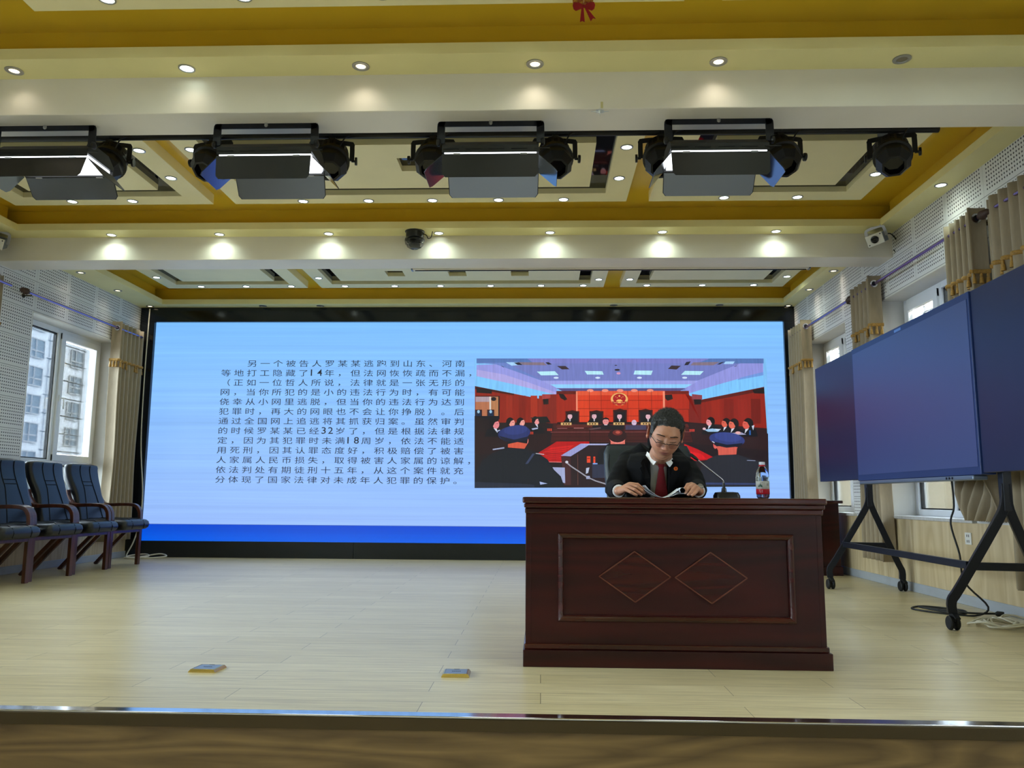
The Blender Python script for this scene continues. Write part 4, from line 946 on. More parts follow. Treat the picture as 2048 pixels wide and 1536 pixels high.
# ================================================================ THE SPEAKER
pers = empty('person', (.64, 4.45, 0), 'man in black suit and red tie seated at the desk, reading papers with head bowed', 'person')
PO = Vector((.64, 4.45, 0))
HC = Vector((.637, 4.115, 1.082))
HR = Matrix.Rotation(math.radians(8), 3, 'Y') @ Matrix.Rotation(math.radians(27), 3, 'X') @ Matrix.Rotation(math.radians(-1), 3, 'Z')
def G(x, z, cx, cz, sx, sz): return math.exp(-((x-cx)/sx)**2-((z-cz)/sz)**2)
def ss(a, b, t): t = min(max((t-a)/(b-a), 0), 1); return t*t*(3-2*t)
def head_local(d, extra=0):
    """head surface for unit direction d; x across, -y to the face, z up (metres)"""
    x, y, z = d.x*.079, d.y*.097, d.z*.121
    front = ss(.15, -.55, d.y)
    # jaw and chin
    low = ss(.0, -.12, z)
    x *= 1-.22*low*low-.08*ss(-.06, -.12, z)
    if y > 0: y *= 1-.42*ss(-.02, -.11, z); y *= 1.02
    y_f = 0.0
    # flatter face plane, fuller cheeks
    if d.y < 0:
        y *= 1-.10*ss(.4, .0, abs(d.x))*ss(.6, .2, abs(d.z))
        y -= .006*ss(-.01, -.11, z)*front
    ax = abs(x)
    b = 0
    b += .0080*G(ax, z, .030, .033, .022, .010)           # brow ridge
    b += .0030*G(ax, z, .0, .040, .016, .012)
    b -= .0125*G(ax, z, .031, .014, .019, .012)           # eye socket
    b += .0072*G(ax, z, .031, .009, .0135, .0075)         # lowered upper lid
    b += .0026*G(ax, z, .030, -.006, .014, .005)          # bag under the eye
    b -= .0022*G(ax, z, .030, -.0005, .014, .0022)
    b += .0060*G(ax, z, .044, -.020, .020, .020)          # cheek bone
    b += .0040*G(ax, z, .040, -.050, .020, .022)
    # nose
    nz = ss(.026, -.030, z)*ss(-.046, -.037, z)
    b += (.006+.020*ss(.024, -.032, z))*math.exp(-(x/(.0085+.006*nz))**2)*ss(.034, .012, z)*ss(-.047, -.036, z)
    b += .0085*G(ax, z, .0135, -.035, .0065, .0075)       # nostril wings
    b -= .0032*G(ax, z, .026, -.046, .008, .018)          # smile folds
    # mouth
    b += .0050*G(x, z, 0, -.060, .026, .016)
    b += .0030*G(x, z, 0, -.0585, .019, .0042)
    b += .0040*G(x, z, 0, -.0700, .017, .0050)
    b -= .0058*G(x, z, 0, -.0640, .0235, .0021)
    b -= .0030*G(x, z, 0, -.0800, .020, .005)
    b -= .0012*G(x, z, 0, -.0500, .0035, .006)
    b += .0070*G(x, z, 0, -.0980, .020, .013)             # chin
    b *= front
    p = Vector((x, y-b, z))
    if extra: p += Vector((d.x, d.y*.9, d.z)).normalized()*extra
    return p
def sph(nu, nv):
    out = []
    for j in range(nv+1):
        th = PI*j/nv
        for i in range(nu):
            ph = 2*PI*i/nu; out.append(Vector((math.sin(th)*math.sin(ph), -math.sin(th)*math.cos(ph), math.cos(th))))
    return out
NU, NV = 160, 140
dirs = sph(NU, NV)
hv = [head_local(d) for d in dirs]
hf_ = []
for j in range(NV):
    for i in range(NU):
        k = (i+1) % NU; hf_.append((j*NU+i, (j+1)*NU+i, (j+1)*NU+k, j*NU+k))
toW = lambda p: HC+HR @ p-PO           # local head -> person space
bvh = BVHTree.FromPolygons([tuple(v) for v in hv], [f for f in hf_], epsilon=1e-6)
def face_y(x, z):
    h = bvh.ray_cast(Vector((x+1.3e-4, -.3, z+7e-5)), Vector((0, 1, 0)))
    return h[0].y if h[0] is not None else -.09
V3 = lambda x, y, z: Vector((x, y, z))-PO
# ---- skin: head, ears, neck, hands and the limbs under the clothes, fused into one surface
b = MB(); b.add([toW(v) for v in hv], hf_)
for s in (-1, 1):
    c = Vector((s*.083, .016, .002)); Re = Matrix.Rotation(s*math.radians(30), 3, 'Z')
    rim = []
    for k in range(17):
        a = math.radians(-115+k*245/16)
        rim.append(toW(c+Re @ Vector((s*(.010+.004*math.cos(a)), .017*math.cos(a)+.003, .004+.032*math.sin(a)))))
    b.tube(rim, [.0042+.0010*math.sin(PI*k/16) for k in range(17)], 8)
    b.ell(toW(c+Re @ Vector((s*.004, .003, .003))), (.0055, .017, .030), 14, HR @ Re); b.ell(toW(c+Vector((s*.006, -.006, -.026))), (.006, .009, .010), 10, HR)
b.tube([toW(Vector((0, .035, -.06))), toW(Vector((0, .03, -.10))), V3(.638, 4.30, .985), V3(.64, 4.40, .93)], [.052, .054, .062, .07], 20)
SHL, SHR = V3(.492, 4.43, .955), V3(.785, 4.42, .918)
ELL, ELR = V3(.392, 4.27, .812), V3(.815, 4.25, .812)
WRL, WRR = V3(.392, 4.055, .797), V3(.785, 4.045, .799)
b.tube([V3(.64, 4.78, .55), V3(.64, 4.66, .68), V3(.64, 4.50, .84), V3(.638, 4.38, .95)], [.11, .105, .105, .07], 16)
for sh, el, wr in ((SHL, ELL, WRL), (SHR, ELR, WRR)):
    b.tube([V3(.64, 4.42, .92), sh], [.05, .05], 12); b.tube([sh, el], [.045, .036], 12); b.tube([el, wr], [.036, .024], 12); b.ell(el, (.037, .037, .037), 12)
for s in (-1, 1):
    b.tube([V3(.64+s*.09, 4.76, .55), V3(.64+s*.12, 4.40, .52), V3(.64+s*.13, 4.42, .48), V3(.64+s*.13, 4.48, .12)], [.075, .062, .055, .042], 12)
# hands
def capsule(p, q, r0, r1):
    b.tube([p, q], [r0, r1], 10); b.ell(q, (r1, r1, r1), 10); b.ell(p, (r0, r0, r0), 10)
LH = dict(index=[(.444, 4.038, .833), (.480, 4.020, .829), (.500, 4.011, .812), (.511, 4.006, .800)],
          middle=[(.437, 4.014, .829), (.474, 3.992, .817), (.496, 3.985, .799), (.507, 3.984, .788)],
          ring=[(.427, 3.991, .818), (.459, 3.966, .803), (.480, 3.961, .788), (.490, 3.964, .780)],
          little=[(.416, 3.973, .804), (.440, 3.949, .791), (.456, 3.945, .782), (.466, 3.949, .777)],
          thumb=[(.408, 4.066, .800), (.446, 4.076, .808), (.480, 4.060, .813), (.507, 4.034, .806)])
RAD = dict(index=(.0105, .0092, .0082, .0074), middle=(.0108, .0095, .0084, .0076), ring=(.0104, .009, .008, .0072), little=(.0094, .0080, .0070, .0064), thumb=(.0135, .0115, .0098, .0088))
def right_of(p): return (.785-(p[0]-.392)*.68, p[1]+.016-(p[0]-.40)*.30, p[2]+.001)
NAILS = []
for hand, wr in ((LH, WRL), ({k: [right_of(p) for p in v] for k, v in LH.items()}, WRR)):
    for fn, pts in hand.items():
        P = [V3(*p) for p in pts]; r = RAD[fn]
        for i in range(3): capsule(P[i], P[i+1], r[i]*1.04 if i else r[i], r[i+1])
        for i in (1, 2): b.ell(P[i], (r[i]*1.12,)*3, 10)
        b.tube([wr+(P[0]-wr)*.12, wr+(P[0]-wr)*.6, P[0]], [.017, .0145, r[0]*1.1], 10)
        NAILS.append((P[2], P[3], r[3]))
    b.ell(wr+(V3(*hand['middle'][0])-wr)*.42+Vector((0, 0, -.006)), (.026, .030, .016), 14); b.ell(wr, (.026, .024, .022), 14)
raw = b.build('raw', M['suit'], None)
rm = raw.modifiers.new('r', 'REMESH'); rm.mode = 'VOXEL'; rm.voxel_size = .0024; rm.adaptivity = 0
sm = raw.modifiers.new('s', 'SMOOTH'); sm.factor = .5; sm.iterations = 2
dg = bpy.context.evaluated_depsgraph_get(); dg.update()
bme = D.meshes.new_from_object(raw.evaluated_get(dg)); D.objects.remove(raw)
bme.name = 'body'
# skin colouring: redder lips, nose, cheeks, ears, knuckles; mouth and nostril shade painted in
nvt = len(bme.vertices); co = np.empty(nvt*3); bme.vertices.foreach_get('co', co); co = co.reshape(-1, 3)
Hi = np.array(HR.transposed()); L_ = (co-np.array(HC-PO)) @ Hi.T
x_, y_, z_ = L_[:, 0], L_[:, 1], L_[:, 2]; ax_ = np.abs(x_)
isface = (y_ < .0) & (np.abs(z_) < .13) & (ax_ < .09)
g = lambda X, Z, cx, cz, sx, sz: np.exp(-((X-cx)/sx)**2-((Z-cz)/sz)**2)
base_c = np.array(lin((186, 132, 104))); col_ = np.tile(base_c, (nvt, 1))
def blend(w, c):
    global col_
    w = np.clip(w, 0, 1)[:, None]; col_ = col_*(1-w)+np.array(lin(c))*w
blend(isface*.45*g(ax_, z_, .042, -.025, .022, .022), (188, 112, 90)); blend(isface*.4*g(x_, z_, 0, -.030, .016, .016), (190, 116, 94))
blend(isface*.35*g(x_, z_, 0, -.075, .05, .03)*(z_ < -.04), (150, 112, 92))
lip = (g(x_, z_, 0, -.0585, .022, .0045)+g(x_, z_, 0, -.0695, .019, .005)); blend(isface*np.clip(lip, 0, 1)*.95, (136, 66, 64))
blend(isface*g(x_, z_, 0, -.064, .023, .0020)*1.0, (60, 26, 26))  # shaded gap between the lips, painted dark
blend(isface*g(ax_, z_, .031, .0010, .0165, .0022)*1.0, (44, 28, 24))
blend(isface*g(ax_, z_, .031, .012, .018, .007)*.35, (142, 92, 74)); blend(isface*g(ax_, z_, .030, -.008, .016, .004)*.25, (150, 100, 86))
blend((g(ax_, z_, .086, 0, .012, .04)*(np.abs(y_) < .05))*.55, (196, 104, 84))
blend(isface*g(ax_, z_, .009, -.041, .0045, .0025)*.7, (90, 50, 44))  # shade of the nostrils, painted on
ca = bme.color_attributes.new('tone', 'FLOAT_COLOR', 'POINT'); ca.data.foreach_set('color', np.hstack([col_, np.ones((nvt, 1))]).ravel())
def skin_mat():
    m = D.materials.new('skin'); m.use_nodes = True; nt = m.node_tree; L = nt.links; q = nt.nodes['Principled BSDF']
    at = nd(nt, 'ShaderNodeAttribute', attribute_name='tone')
    nz = nd(nt, 'ShaderNodeTexNoise'); nz.inputs['Scale'].default_value = 90; nz.inputs['Detail'].default_value = 3
    tc = nd(nt, 'ShaderNodeTexCoord'); L.new(tc.outputs['Object'], nz.inputs['Vector'])
    r2 = nd(nt, 'ShaderNodeMapRange'); r2.inputs[3].default_value = .9; r2.inputs[4].default_value = 1.1; L.new(nz.outputs[0], r2.inputs[0])
    v = nd(nt, 'ShaderNodeVectorMath', operation='SCALE'); L.new(at.outputs['Color'], v.inputs[0]); L.new(r2.outputs[0], v.inputs['Scale']); L.new(v.outputs[0], q.inputs['Base Color'])
    q.inputs['Roughness'].default_value = .48; q.inputs['Subsurface Weight'].default_value = .12; q.inputs['Subsurface Radius'].default_value = (.008, .003, .002); q.inputs['Subsurface Scale'].default_value = .6
    return m
bme.materials.clear(); bme.materials.append(skin_mat()); bme.polygons.foreach_set('use_smooth', [True]*len(bme.polygons)); bme.update()
body = D.objects.new('body', bme); COL.objects.link(body); body.parent = pers
# finger nails
m = MB()
for p2, p3, r in NAILS:
    d = (p3-p2).normalized(); up = Vector((0, -.35, 1)); up = (up-d*up.dot(d)).normalized(); sd = d.cross(up); c = p3+d*r*.25+up*r*.86
    m.add([c-d*.006-sd*.0042, c+d*.004-sd*.0038, c+d*.006, c+d*.004+sd*.0038, c-d*.006+sd*.0042, c-d*.001+up*.0016], [(0, 1, 5), (1, 2, 5), (2, 3, 5), (3, 4, 5), (4, 0, 5)])
m.build('fingernails', mat('nail', (206, 158, 138), .3), body)

# ---- hair
rh = random.Random(11)
def hairline(d):
    """height (local z, metres) above which hair grows for this direction"""
    a = math.atan2(abs(d.x), -d.y)          # 0 front, pi/2 side, pi back
    if a < .55: return .082-.002*(a/.55)
    if a < .95: return .080-.014*(a-.55)/.4
    if a < 1.22: return .066-.081*(a-.95)/.27
    if a < 1.50: return -.015
    if a < 1.80: return -.015+.062*(a-1.50)/.3
    if a < 2.05: return .047-.10*(a-1.80)/.25
    return -.053-.012*(a-2.05)
def hair_pt(d, base=.0):
    p = head_local(d); h = p.z-hairline(d)
    side = ss(.075, .02, p.z)
    t = ss(-.004, .022, h)*(.019*(1-side)+.0035*side)
    n = noise.noise(Vector(d)*14)*.0022+noise.noise(Vector(d)*40)*.0014
    if h < -.006: return p-Vector(d)*.004, h
    return p+Vector(d).normalized()*(t+n*ss(0, .02, h))+Vector((0, -.004, .002))*ss(.02, .06, h)*(1-side), h
hd = [hair_pt(d) for d in dirs]
m = MB(); keep = [f for f in hf_ if sum(hd[i][1] > -.004 for i in f) >= 3]
used = sorted({i for f in keep for i in f}); ix = {k: n for n, k in enumerate(used)}
m.add([toW(hd[k][0]) for k in used], [tuple(ix[i] for i in f) for f in keep])
m.mi = 0
hair = None
# short strands standing out of the cap
for _ in range(5200):
    d = Vector((rh.gauss(0, 1), rh.gauss(0, 1), rh.gauss(.5, 1))).normalized(); q, h = hair_pt(d)
    if h < .001: continue
    side = ss(.075, .02, head_local(d).z)
    if rh.random() < side*.35: continue
    L = (.011 if side < .5 else .0035)*(.6+.7*rh.random())
    dirn = (d+Vector((rh.gauss(0, .35), rh.gauss(-.15, .3), rh.gauss(.3, .25)))).normalized()
    t = dirn.cross(d); t = t.normalized() if t.length > 1e-4 else Vector((1, 0, 0)); w = .0011
    m.mi = 1 if (side > .45 or rh.random() < .05) else 0
    b0 = q-d*.003
    m.add([toW(b0-t*w), toW(b0+t*w), toW(b0+d*w), toW(q+dirn*L)], [(0, 1, 3), (1, 2, 3), (2, 0, 3)])
m.build('hair', [M['hair'], M['hairs']], pers, smooth=180, fixn=False)
# brows: tufts following the ridge
m = MB()
for s in (-1, 1):
    for _ in range(170):
        u = rh.random(); x = s*(.012+.038*u); z = .0285+.0085*math.sin(u*2.4)-.006*u+(rh.random()-.5)*.0055*(1-.5*u)
        p = Vector((x, face_y(x, z), z)); e = p+Vector((s*.0065*(.5+rh.random()), -.0025, .0016-.003*u)); w = Vector((0, 0, .0007))
        m.add([toW(p-w+Vector((0, -.0004, 0))), toW(p+w+Vector((0, -.0004, 0))), toW(p+Vector((0, .001, 0))), toW(e)], [(0, 1, 3), (1, 2, 3), (2, 0, 3)])
m.build('eyebrows', M['brow'], pers, fixn=False)

# lashes along the lowered lids
for s in (-1, 1):
    m = MB(); m.tube([toW(Vector((s*x, face_y(s*x, z)-.0004, z))) for x, z in ((.015, .0035), (.021, .0005), (.029, -.001), (.037, -.0005), (.045, .0025), (.049, .004))], [.0006, .0012, .0014, .0014, .0012, .0006], 6); m.build('eyelashes', M['brow'], body, smooth=60)
# ---- clothing
def ring(cx, cy, z, a, bb_, n=40, t0=0, t1=2*PI, tilt=0, zt=0):
    return [Vector((cx+a*math.sin(t), cy-bb_*math.cos(t), z+tilt*(-math.cos(t))+zt*math.sin(t)))-PO for t in [t0+(t1-t0)*k/n for k in range(n+1)]]
# torso sections: centre, half width, half depth
SEC = [(.64, 4.74, .60, .185, .125), (.64, 4.66, .70, .19, .13), (.64, 4.58, .79, .195, .135), (.64, 4.51, .87, .205, .135), (.638, 4.455, .935, .19, .125), (.637, 4.41, .985, .14, .105), (.637, 4.375, 1.02, .088, .082)]
def lerp_sec(f):
    i = min(int(f), len(SEC)-2); t = f-i; return [SEC[i][k]*(1-t)+SEC[i+1][k]*t for k in range(5)]
m = MB(); m.rings([ring(c[0], c[1], c[2], c[3]*.93, c[4]*.93, 40)[:-1] for c in [lerp_sec(f) for f in np.linspace(0, 5.1, 17)]])
# shirt front panel reaching forward to the desk, and the collar
SHX = [(4.305, .765), (4.30, .82), (4.285, .88), (4.27, .93), (4.262, .965)]
m2 = MB()
fr_ = []
for y, z in SHX: fr_.append([Vector((.622+.075*math.sin(t)*1.0, y+.09-.09*math.cos(t), z))-PO for t in np.linspace(-PI/2, PI/2, 18)]+[Vector((.622+.075, y+.2, z))-PO, Vector((.622-.075, y+.2, z))-PO])
m.rings(fr_)
shirt = m.build('shirt', M['shirt'], pers, smooth=60)
# collar: two folded points around the neck
m = MB()
ctr = Vector((.633, 4.325, 1.0))
for s, pts in ((-1, [(.570, 4.30, 1.006), (.560, 4.285, .985), (.580, 4.232, .945), (.590, 4.222, .930), (.606, 4.214, .951), (.617, 4.214, .958), (.600, 4.232, .968)]),
               (1, [(.690, 4.29, .985), (.700, 4.275, .965), (.683, 4.232, .938), (.671, 4.222, .924), (.652, 4.214, .948), (.641, 4.214, .956), (.662, 4.232, .962)])):
    P = [Vector(p)-PO for p in pts]; off = Vector((s*.004, -.006, .003)); n = len(P)
    m.add(P+[p+off for p in P], [tuple(range(n)), tuple(range(n, 2*n))]+[(i, (i+1) % n, n+(i+1) % n, n+i) for i in range(n)])
m.rings([[Vector((.636+rx*math.sin(t), 4.335-ry*math.cos(t)+o, z+.05*(-math.cos(t))*-.9-.012*math.sin(t)))-PO for t in np.linspace(0, 2*PI, 33)[:-1]] for rx, ry, z, o in ((.058, .070, .935, .0), (.052, .060, .966, -.004), (.057, .065, .965, -.004), (.064, .076, .933, .0))], cap=False, closed=True)
m.build('collar', M['shirt'], shirt, smooth=50)
# tie: knot and blade hanging to the desk edge
ty = lambda z: np.interp(z, [.765, .82, .88, .93, .965], [4.300, 4.295, 4.280, 4.262, 4.25])-.012
def tie_strip(rows):
    rg = []
    for xl, xr, z in rows:
        xc, w = (xl+xr)/2, (xr-xl)/2
        rg.append([Vector((xc+w*u, ty(z)-.006*(1-u*u)-.002, z))-PO for u in np.linspace(-1, 1, 9)]+[Vector((xc+w*u, ty(z)+.004, z))-PO for u in np.linspace(1, -1, 9)])
    return rg
m = MB(); m.rings(tie_strip([(.601, .671, .766), (.603, .668, .80), (.610, .660, .84), (.615, .653, .88), (.620, .6465, .915), (.6215, .6445, .925)])); tie = m.build('tie', M['tie'], pers, smooth=50)
m = MB(); rows = tie_strip([(.619, .646, .922), (.613, .6505, .940), (.607, .656, .957), (.612, .651, .963)]); m.rings([[p+Vector((0, -.006, 0)) for p in r] for r in rows]); m.build('tie_knot', M['tie'], tie, smooth=50)
# jacket: two fronts, back, shoulders and sleeves fused
b = MB()
def half(t0, t1, grow, fr, inn=.80):
    rg = []
    for f in fr:
        c = lerp_sec(f); n = 26
        o = ring(c[0], c[1], c[2], c[3]*grow+.006, c[4]*grow+.012, n, t0(f), t1); i = ring(c[0], c[1], c[2], c[3]*inn, c[4]*inn, n, t1, t0(f)); rg.append(o+i)
    b.rings(rg)
FR = np.linspace(0, 5.6, 16)
half(lambda f: .12+.035*f, PI+.1, 1.06, FR); half(lambda f: -(.12+.03*f), -PI-.1, 1.06, FR)
# hanging fronts, either side of the shirt, down to the desk edge
for s, xe, xo in ((-1, .578, .455), (1, .668, .805)):
    rg = []
    for z, y, k in ((.768, 4.292, 0), (.82, 4.285, 0), (.87, 4.27, .05), (.915, 4.262, .12), (.955, 4.262, .3), (.985, 4.29, .62), (1.0, 4.33, .75)):
        xi = xe+(-.004 if s < 0 else .004)*k*2; xo_ = xo+(.62-xo)*k*.25; yy = y-.016
        rg.append([Vector((xi, yy, z))-PO, Vector((xi*.6+xo_*.4, yy+.002, z))-PO, Vector((xo_, yy+.05, z))-PO, Vector((xo_, yy+.16, z))-PO, Vector((xi*.6+xo_*.4, yy+.15, z))-PO, Vector((xi, yy+.05, z))-PO])
    b.rings(rg)
b.tube([V3(.575, 4.40, 1.035), SHL+Vector((.02, 0, .012)), SHL], [.045, .064, .072], 16); b.tube([V3(.70, 4.40, 1.025), SHR+Vector((-.02, 0, .012)), SHR], [.045, .064, .072], 16)
b.tube([V3(.60, 4.43, 1.06), V3(.637, 4.445, 1.068), V3(.68, 4.43, 1.052)], [.034, .036, .034], 12)
for sh, el, wr in ((SHL, ELL, WRL), (SHR, ELR, WRR)):
    mdp = sh.lerp(el, .5)+Vector((-.008 if sh is SHL else .008, -.01, 0))
    b.ell(sh, (.074, .074, .074), 18); b.tube([sh, mdp, el], [.070, .063, .056], 18); b.ell(el, (.055, .055, .046), 16)
    b.tube([el, el.lerp(wr, .5), el.lerp(wr, .93)], [.054, .047, .0385], 18)
raw = b.build('raw', M['suit'], None)
rm = raw.modifiers.new('r', 'REMESH'); rm.mode = 'VOXEL'; rm.voxel_size = .0055; rm.adaptivity = 0
sm = raw.modifiers.new('s', 'SMOOTH'); sm.factor = .5; sm.iterations = 4
dg = bpy.context.evaluated_depsgraph_get(); dg.update()
jme = D.meshes.new_from_object(raw.evaluated_get(dg)); D.objects.remove(raw)
# cloth creases at the elbows and along the sleeves
_n = len(jme.vertices); _c = np.empty(_n*3); jme.vertices.foreach_get('co', _c); _nn = np.empty(_n*3); jme.vertices.foreach_get('normal', _nn); _c = _c.reshape(-1, 3); _nn = _nn.reshape(-1, 3)
for i in range(_n):
    c = Vector(_c[i]); dsl = min((c-ELL).length, (c-ELR).length, (c-SHL.lerp(ELL, .5)).length*1.2, (c-SHR.lerp(ELR, .5)).length*1.2)
    w = math.exp(-(dsl/.10)**2); k = noise.noise(Vector((c.x*16, c.y*16, c.z*46)))
    _c[i] += _nn[i]*(k*.006*w+noise.noise(c*11)*.003)
jme.vertices.foreach_set('co', _c.ravel())
jme.materials.clear(); jme.materials.append(M['suit']); jme.polygons.foreach_set('use_smooth', [True]*len(jme.polygons)); jme.name = 'jacket'
jk = D.objects.new('jacket', jme); COL.objects.link(jk); jk.parent = pers
# lapels
for s, pts in ((-1, [(.576, .80), (.572, .87), (.568, .93), (.562, .975), (.548, .985), (.535, .965), (.522, .945), (.530, .93), (.518, .918), (.545, .86), (.570, .80)]), (1, [(.670, .80), (.674, .87), (.678, .93), (.688, .965), (.702, .965), (.716, .945), (.728, .925), (.722, .912), (.735, .90), (.705, .85), (.676, .80)])):
    m = MB(); yl = lambda z: np.interp(z, [.768, .82, .87, .915, .955, .985], [4.276, 4.269, 4.254, 4.246, 4.246, 4.274])-.009
    P = [Vector((x, yl(z)+.10*max(0, abs(x-.622)-.07)**1.3, z))-PO for x, z in pts]; n = len(P); off = Vector((0, -.005, 0))
    m.add(P+[p+off for p in P], [tuple(range(n)), tuple(range(n, 2*n))]+[(i, (i+1) % n, n+(i+1) % n, n+i) for i in range(n)])
    m.build('lapel', M['suit'], jk)
bp = Vector((.706, 4.236, .917))-PO
m = MB(); m.lathe([(0, 0), (.0105, 0), (.0105, .002), (.008, .0032), (0, .0032)], o=bp, M=Matrix.Rotation(PI/2, 3, 'X'), n=18); badge = m.build('badge', mat('badge_orange', (206, 96, 22), .35, .3), jk, smooth=40)
m = MB(); m.lathe([(0, .0032), (.0042, .0032), (.0042, .0042), (0, .0042)], o=bp, M=Matrix.Rotation(PI/2, 3, 'X'), n=10); m.build('badge_centre', mat('badge_red', (130, 30, 14), .4), badge)
m = MB(); m.tube([WRR+(ELR-WRR)*.02, WRR+(ELR-WRR)*.10], [.031, .033], 16); m.tube([WRL+(ELL-WRL)*.03, WRL+(ELL-WRL)*.10], [.031, .033], 16); m.build('shirt_cuff', M['shirt'], shirt, smooth=60)
m = MB()
for s in (-1, 1):
    m.tube([V3(.64+s*.085, 4.78, .55), V3(.64+s*.12, 4.42, .525), V3(.64+s*.13, 4.40, .50), V3(.64+s*.13, 4.42, .44), V3(.64+s*.13, 4.48, .10)], [.095, .082, .078, .068, .056], 14)
m.build('trousers', M['suit'], pers, smooth=60)
m = MB()
for s in (-1, 1):
    m.rings([[Vector((.64+s*.13+x*w, 4.45+y, z))-PO for x, y in [(a, c) for a, c in rrect(.09, .27, .04)]] for w, z in ((1, 0), (1, .03), (.85, .06), (.6, .085))])
m.build('shoes', M['blackg'], pers, smooth=50)

# ---- spectacles low on the nose
gl = empty('eyeglasses', HC+HR @ Vector((0, -.105, -.006)), 'thin dark half rim glasses low on the nose of the man', 'glasses')
GO = HC+HR @ Vector((0, -.105, -.006)); gw = lambda p: HC+HR @ p-GO
nose_y = face_y(0, -.006)
def gpt(x, z): return Vector((x, nose_y-.011+.14*abs(x)**1.25*2.2, z))
Zg = -.0075
for s in (-1, 1):
    top = [gpt(s*xx, Zg+zz) for xx, zz in ((.010, .004), (.013, .008), (.022, .0095), (.036, .009), (.050, .0065), (.053, .002))]
    bot = [gpt(s*xx, Zg+zz) for xx, zz in ((.053, .002), (.050, -.011), (.040, -.0165), (.024, -.0165), (.013, -.011), (.010, .004))]
    m = MB(); m.tube([gw(p) for p in smooth_path(top, 4)], .0017, 6); rim = m.build('rim', M['bplast'], gl, smooth=60)
    o_ = [gw(p) for p in smooth_path(top, 4)[:-1]+smooth_path(bot, 4)[:-1]]; c = sum(o_, Vector())/len(o_)
    m = MB(); n = len(o_); th = HR @ Vector((0, .0012, 0)); m.add(o_+[p+th for p in o_], [tuple(range(n)), tuple(range(n, 2*n))[::-1]]+[(i, (i+1) % n, n+(i+1) % n, n+i) for i in range(n)]); m.build('lens', M['lens'], gl)
    m = MB(); m.tube([gw(gpt(s*.053, Zg+.004)), gw(Vector((s*.066, -.070, .0))), gw(Vector((s*.0795, -.045, .006))), gw(Vector((s*.0825, -.005, .013))), gw(Vector((s*.0825, .012, .010)))], .0018, 6); m.build('temple', M['bplast'], gl, smooth=60)
m = MB(); m.tube([gw(gpt(-.010, Zg+.004)), gw(gpt(-.004, Zg+.0085)+Vector((0, -.003, 0))), gw(gpt(.004, Zg+.0085)+Vector((0, -.003, 0))), gw(gpt(.010, Zg+.004))], .0017, 6); m.build('bridge', M['bplast'], gl, smooth=60)

# ---- watch on the right hand side wrist
wc = empty('wristwatch', WRR+PO, 'steel wristwatch at the cuff of the hand beside the microphone', 'watch')
d = (ELR-WRR).normalized(); Rw = d.to_track_quat('Z', 'Y').to_matrix()
m = MB(); m.lathe([(.0275, .010), (.0295, .010), (.0295, .024), (.0275, .024), (.0275, .010)], n=24, M=Rw); m.build('strap', M['steel'], wc, smooth=40)
q = Vector((0, -.018, .030)); m = MB(); m.lathe([(0, 0), (.015, 0), (.016, .004), (.014, .008), (0, .008)], o=d*.016+Vector((.006, -.018, .0215)), M=Vector((.2, -.7, .7)).normalized().to_track_quat('Z', 'Y').to_matrix(), n=20); m.build('case', M['chrome'], wc, smooth=40)

# ---- papers held in both hands
pp = empty('paper_sheets', (.60, 3.99, DT), 'white paper sheets held open in both hands, right end rolled over', 'paper')
PC = Vector((.60, 3.99, DT))
def sheet(prof, y0, y1, nm, th=.0008):
    m = MB(); P = smooth_path([(x, 0, z) for x, z in prof], 5); n = len(P); rg = []
    for y in (y0, (y0+y1)/2, y1):
        up = [Vector((p.x, y, p.z))-PC for p in P]; dn = [Vector((p.x, y, p.z-th))-PC for p in P][::-1]; rg.append(up+dn)
    m.rings(rg); return m.build(nm, M['paper'], pp, smooth=40)
sheet([(.512, .826), (.528, .808), (.552, .788), (.580, .772), (.605, .7685), (.630, .775), (.660, .794), (.684, .812)], 3.975, 4.09, 'sheet')
sheet([(.508, .806), (.525, .792), (.552, .779), (.585, .7695), (.61, .7675)], 3.955, 4.08, 'sheet')
ro = [(.655, .789)]
for k in range(15): a = math.radians(230-k*24); ro.append((.690+.0125*math.cos(a), .803+.0125*math.sin(a)))
sheet(ro, 3.96, 4.03, 'rolled_end')
sheet([(.600, .7675), (.64, .776), (.668, .786), (.70, .787), (.715, .79)], 3.955, 4.07, 'sheet')

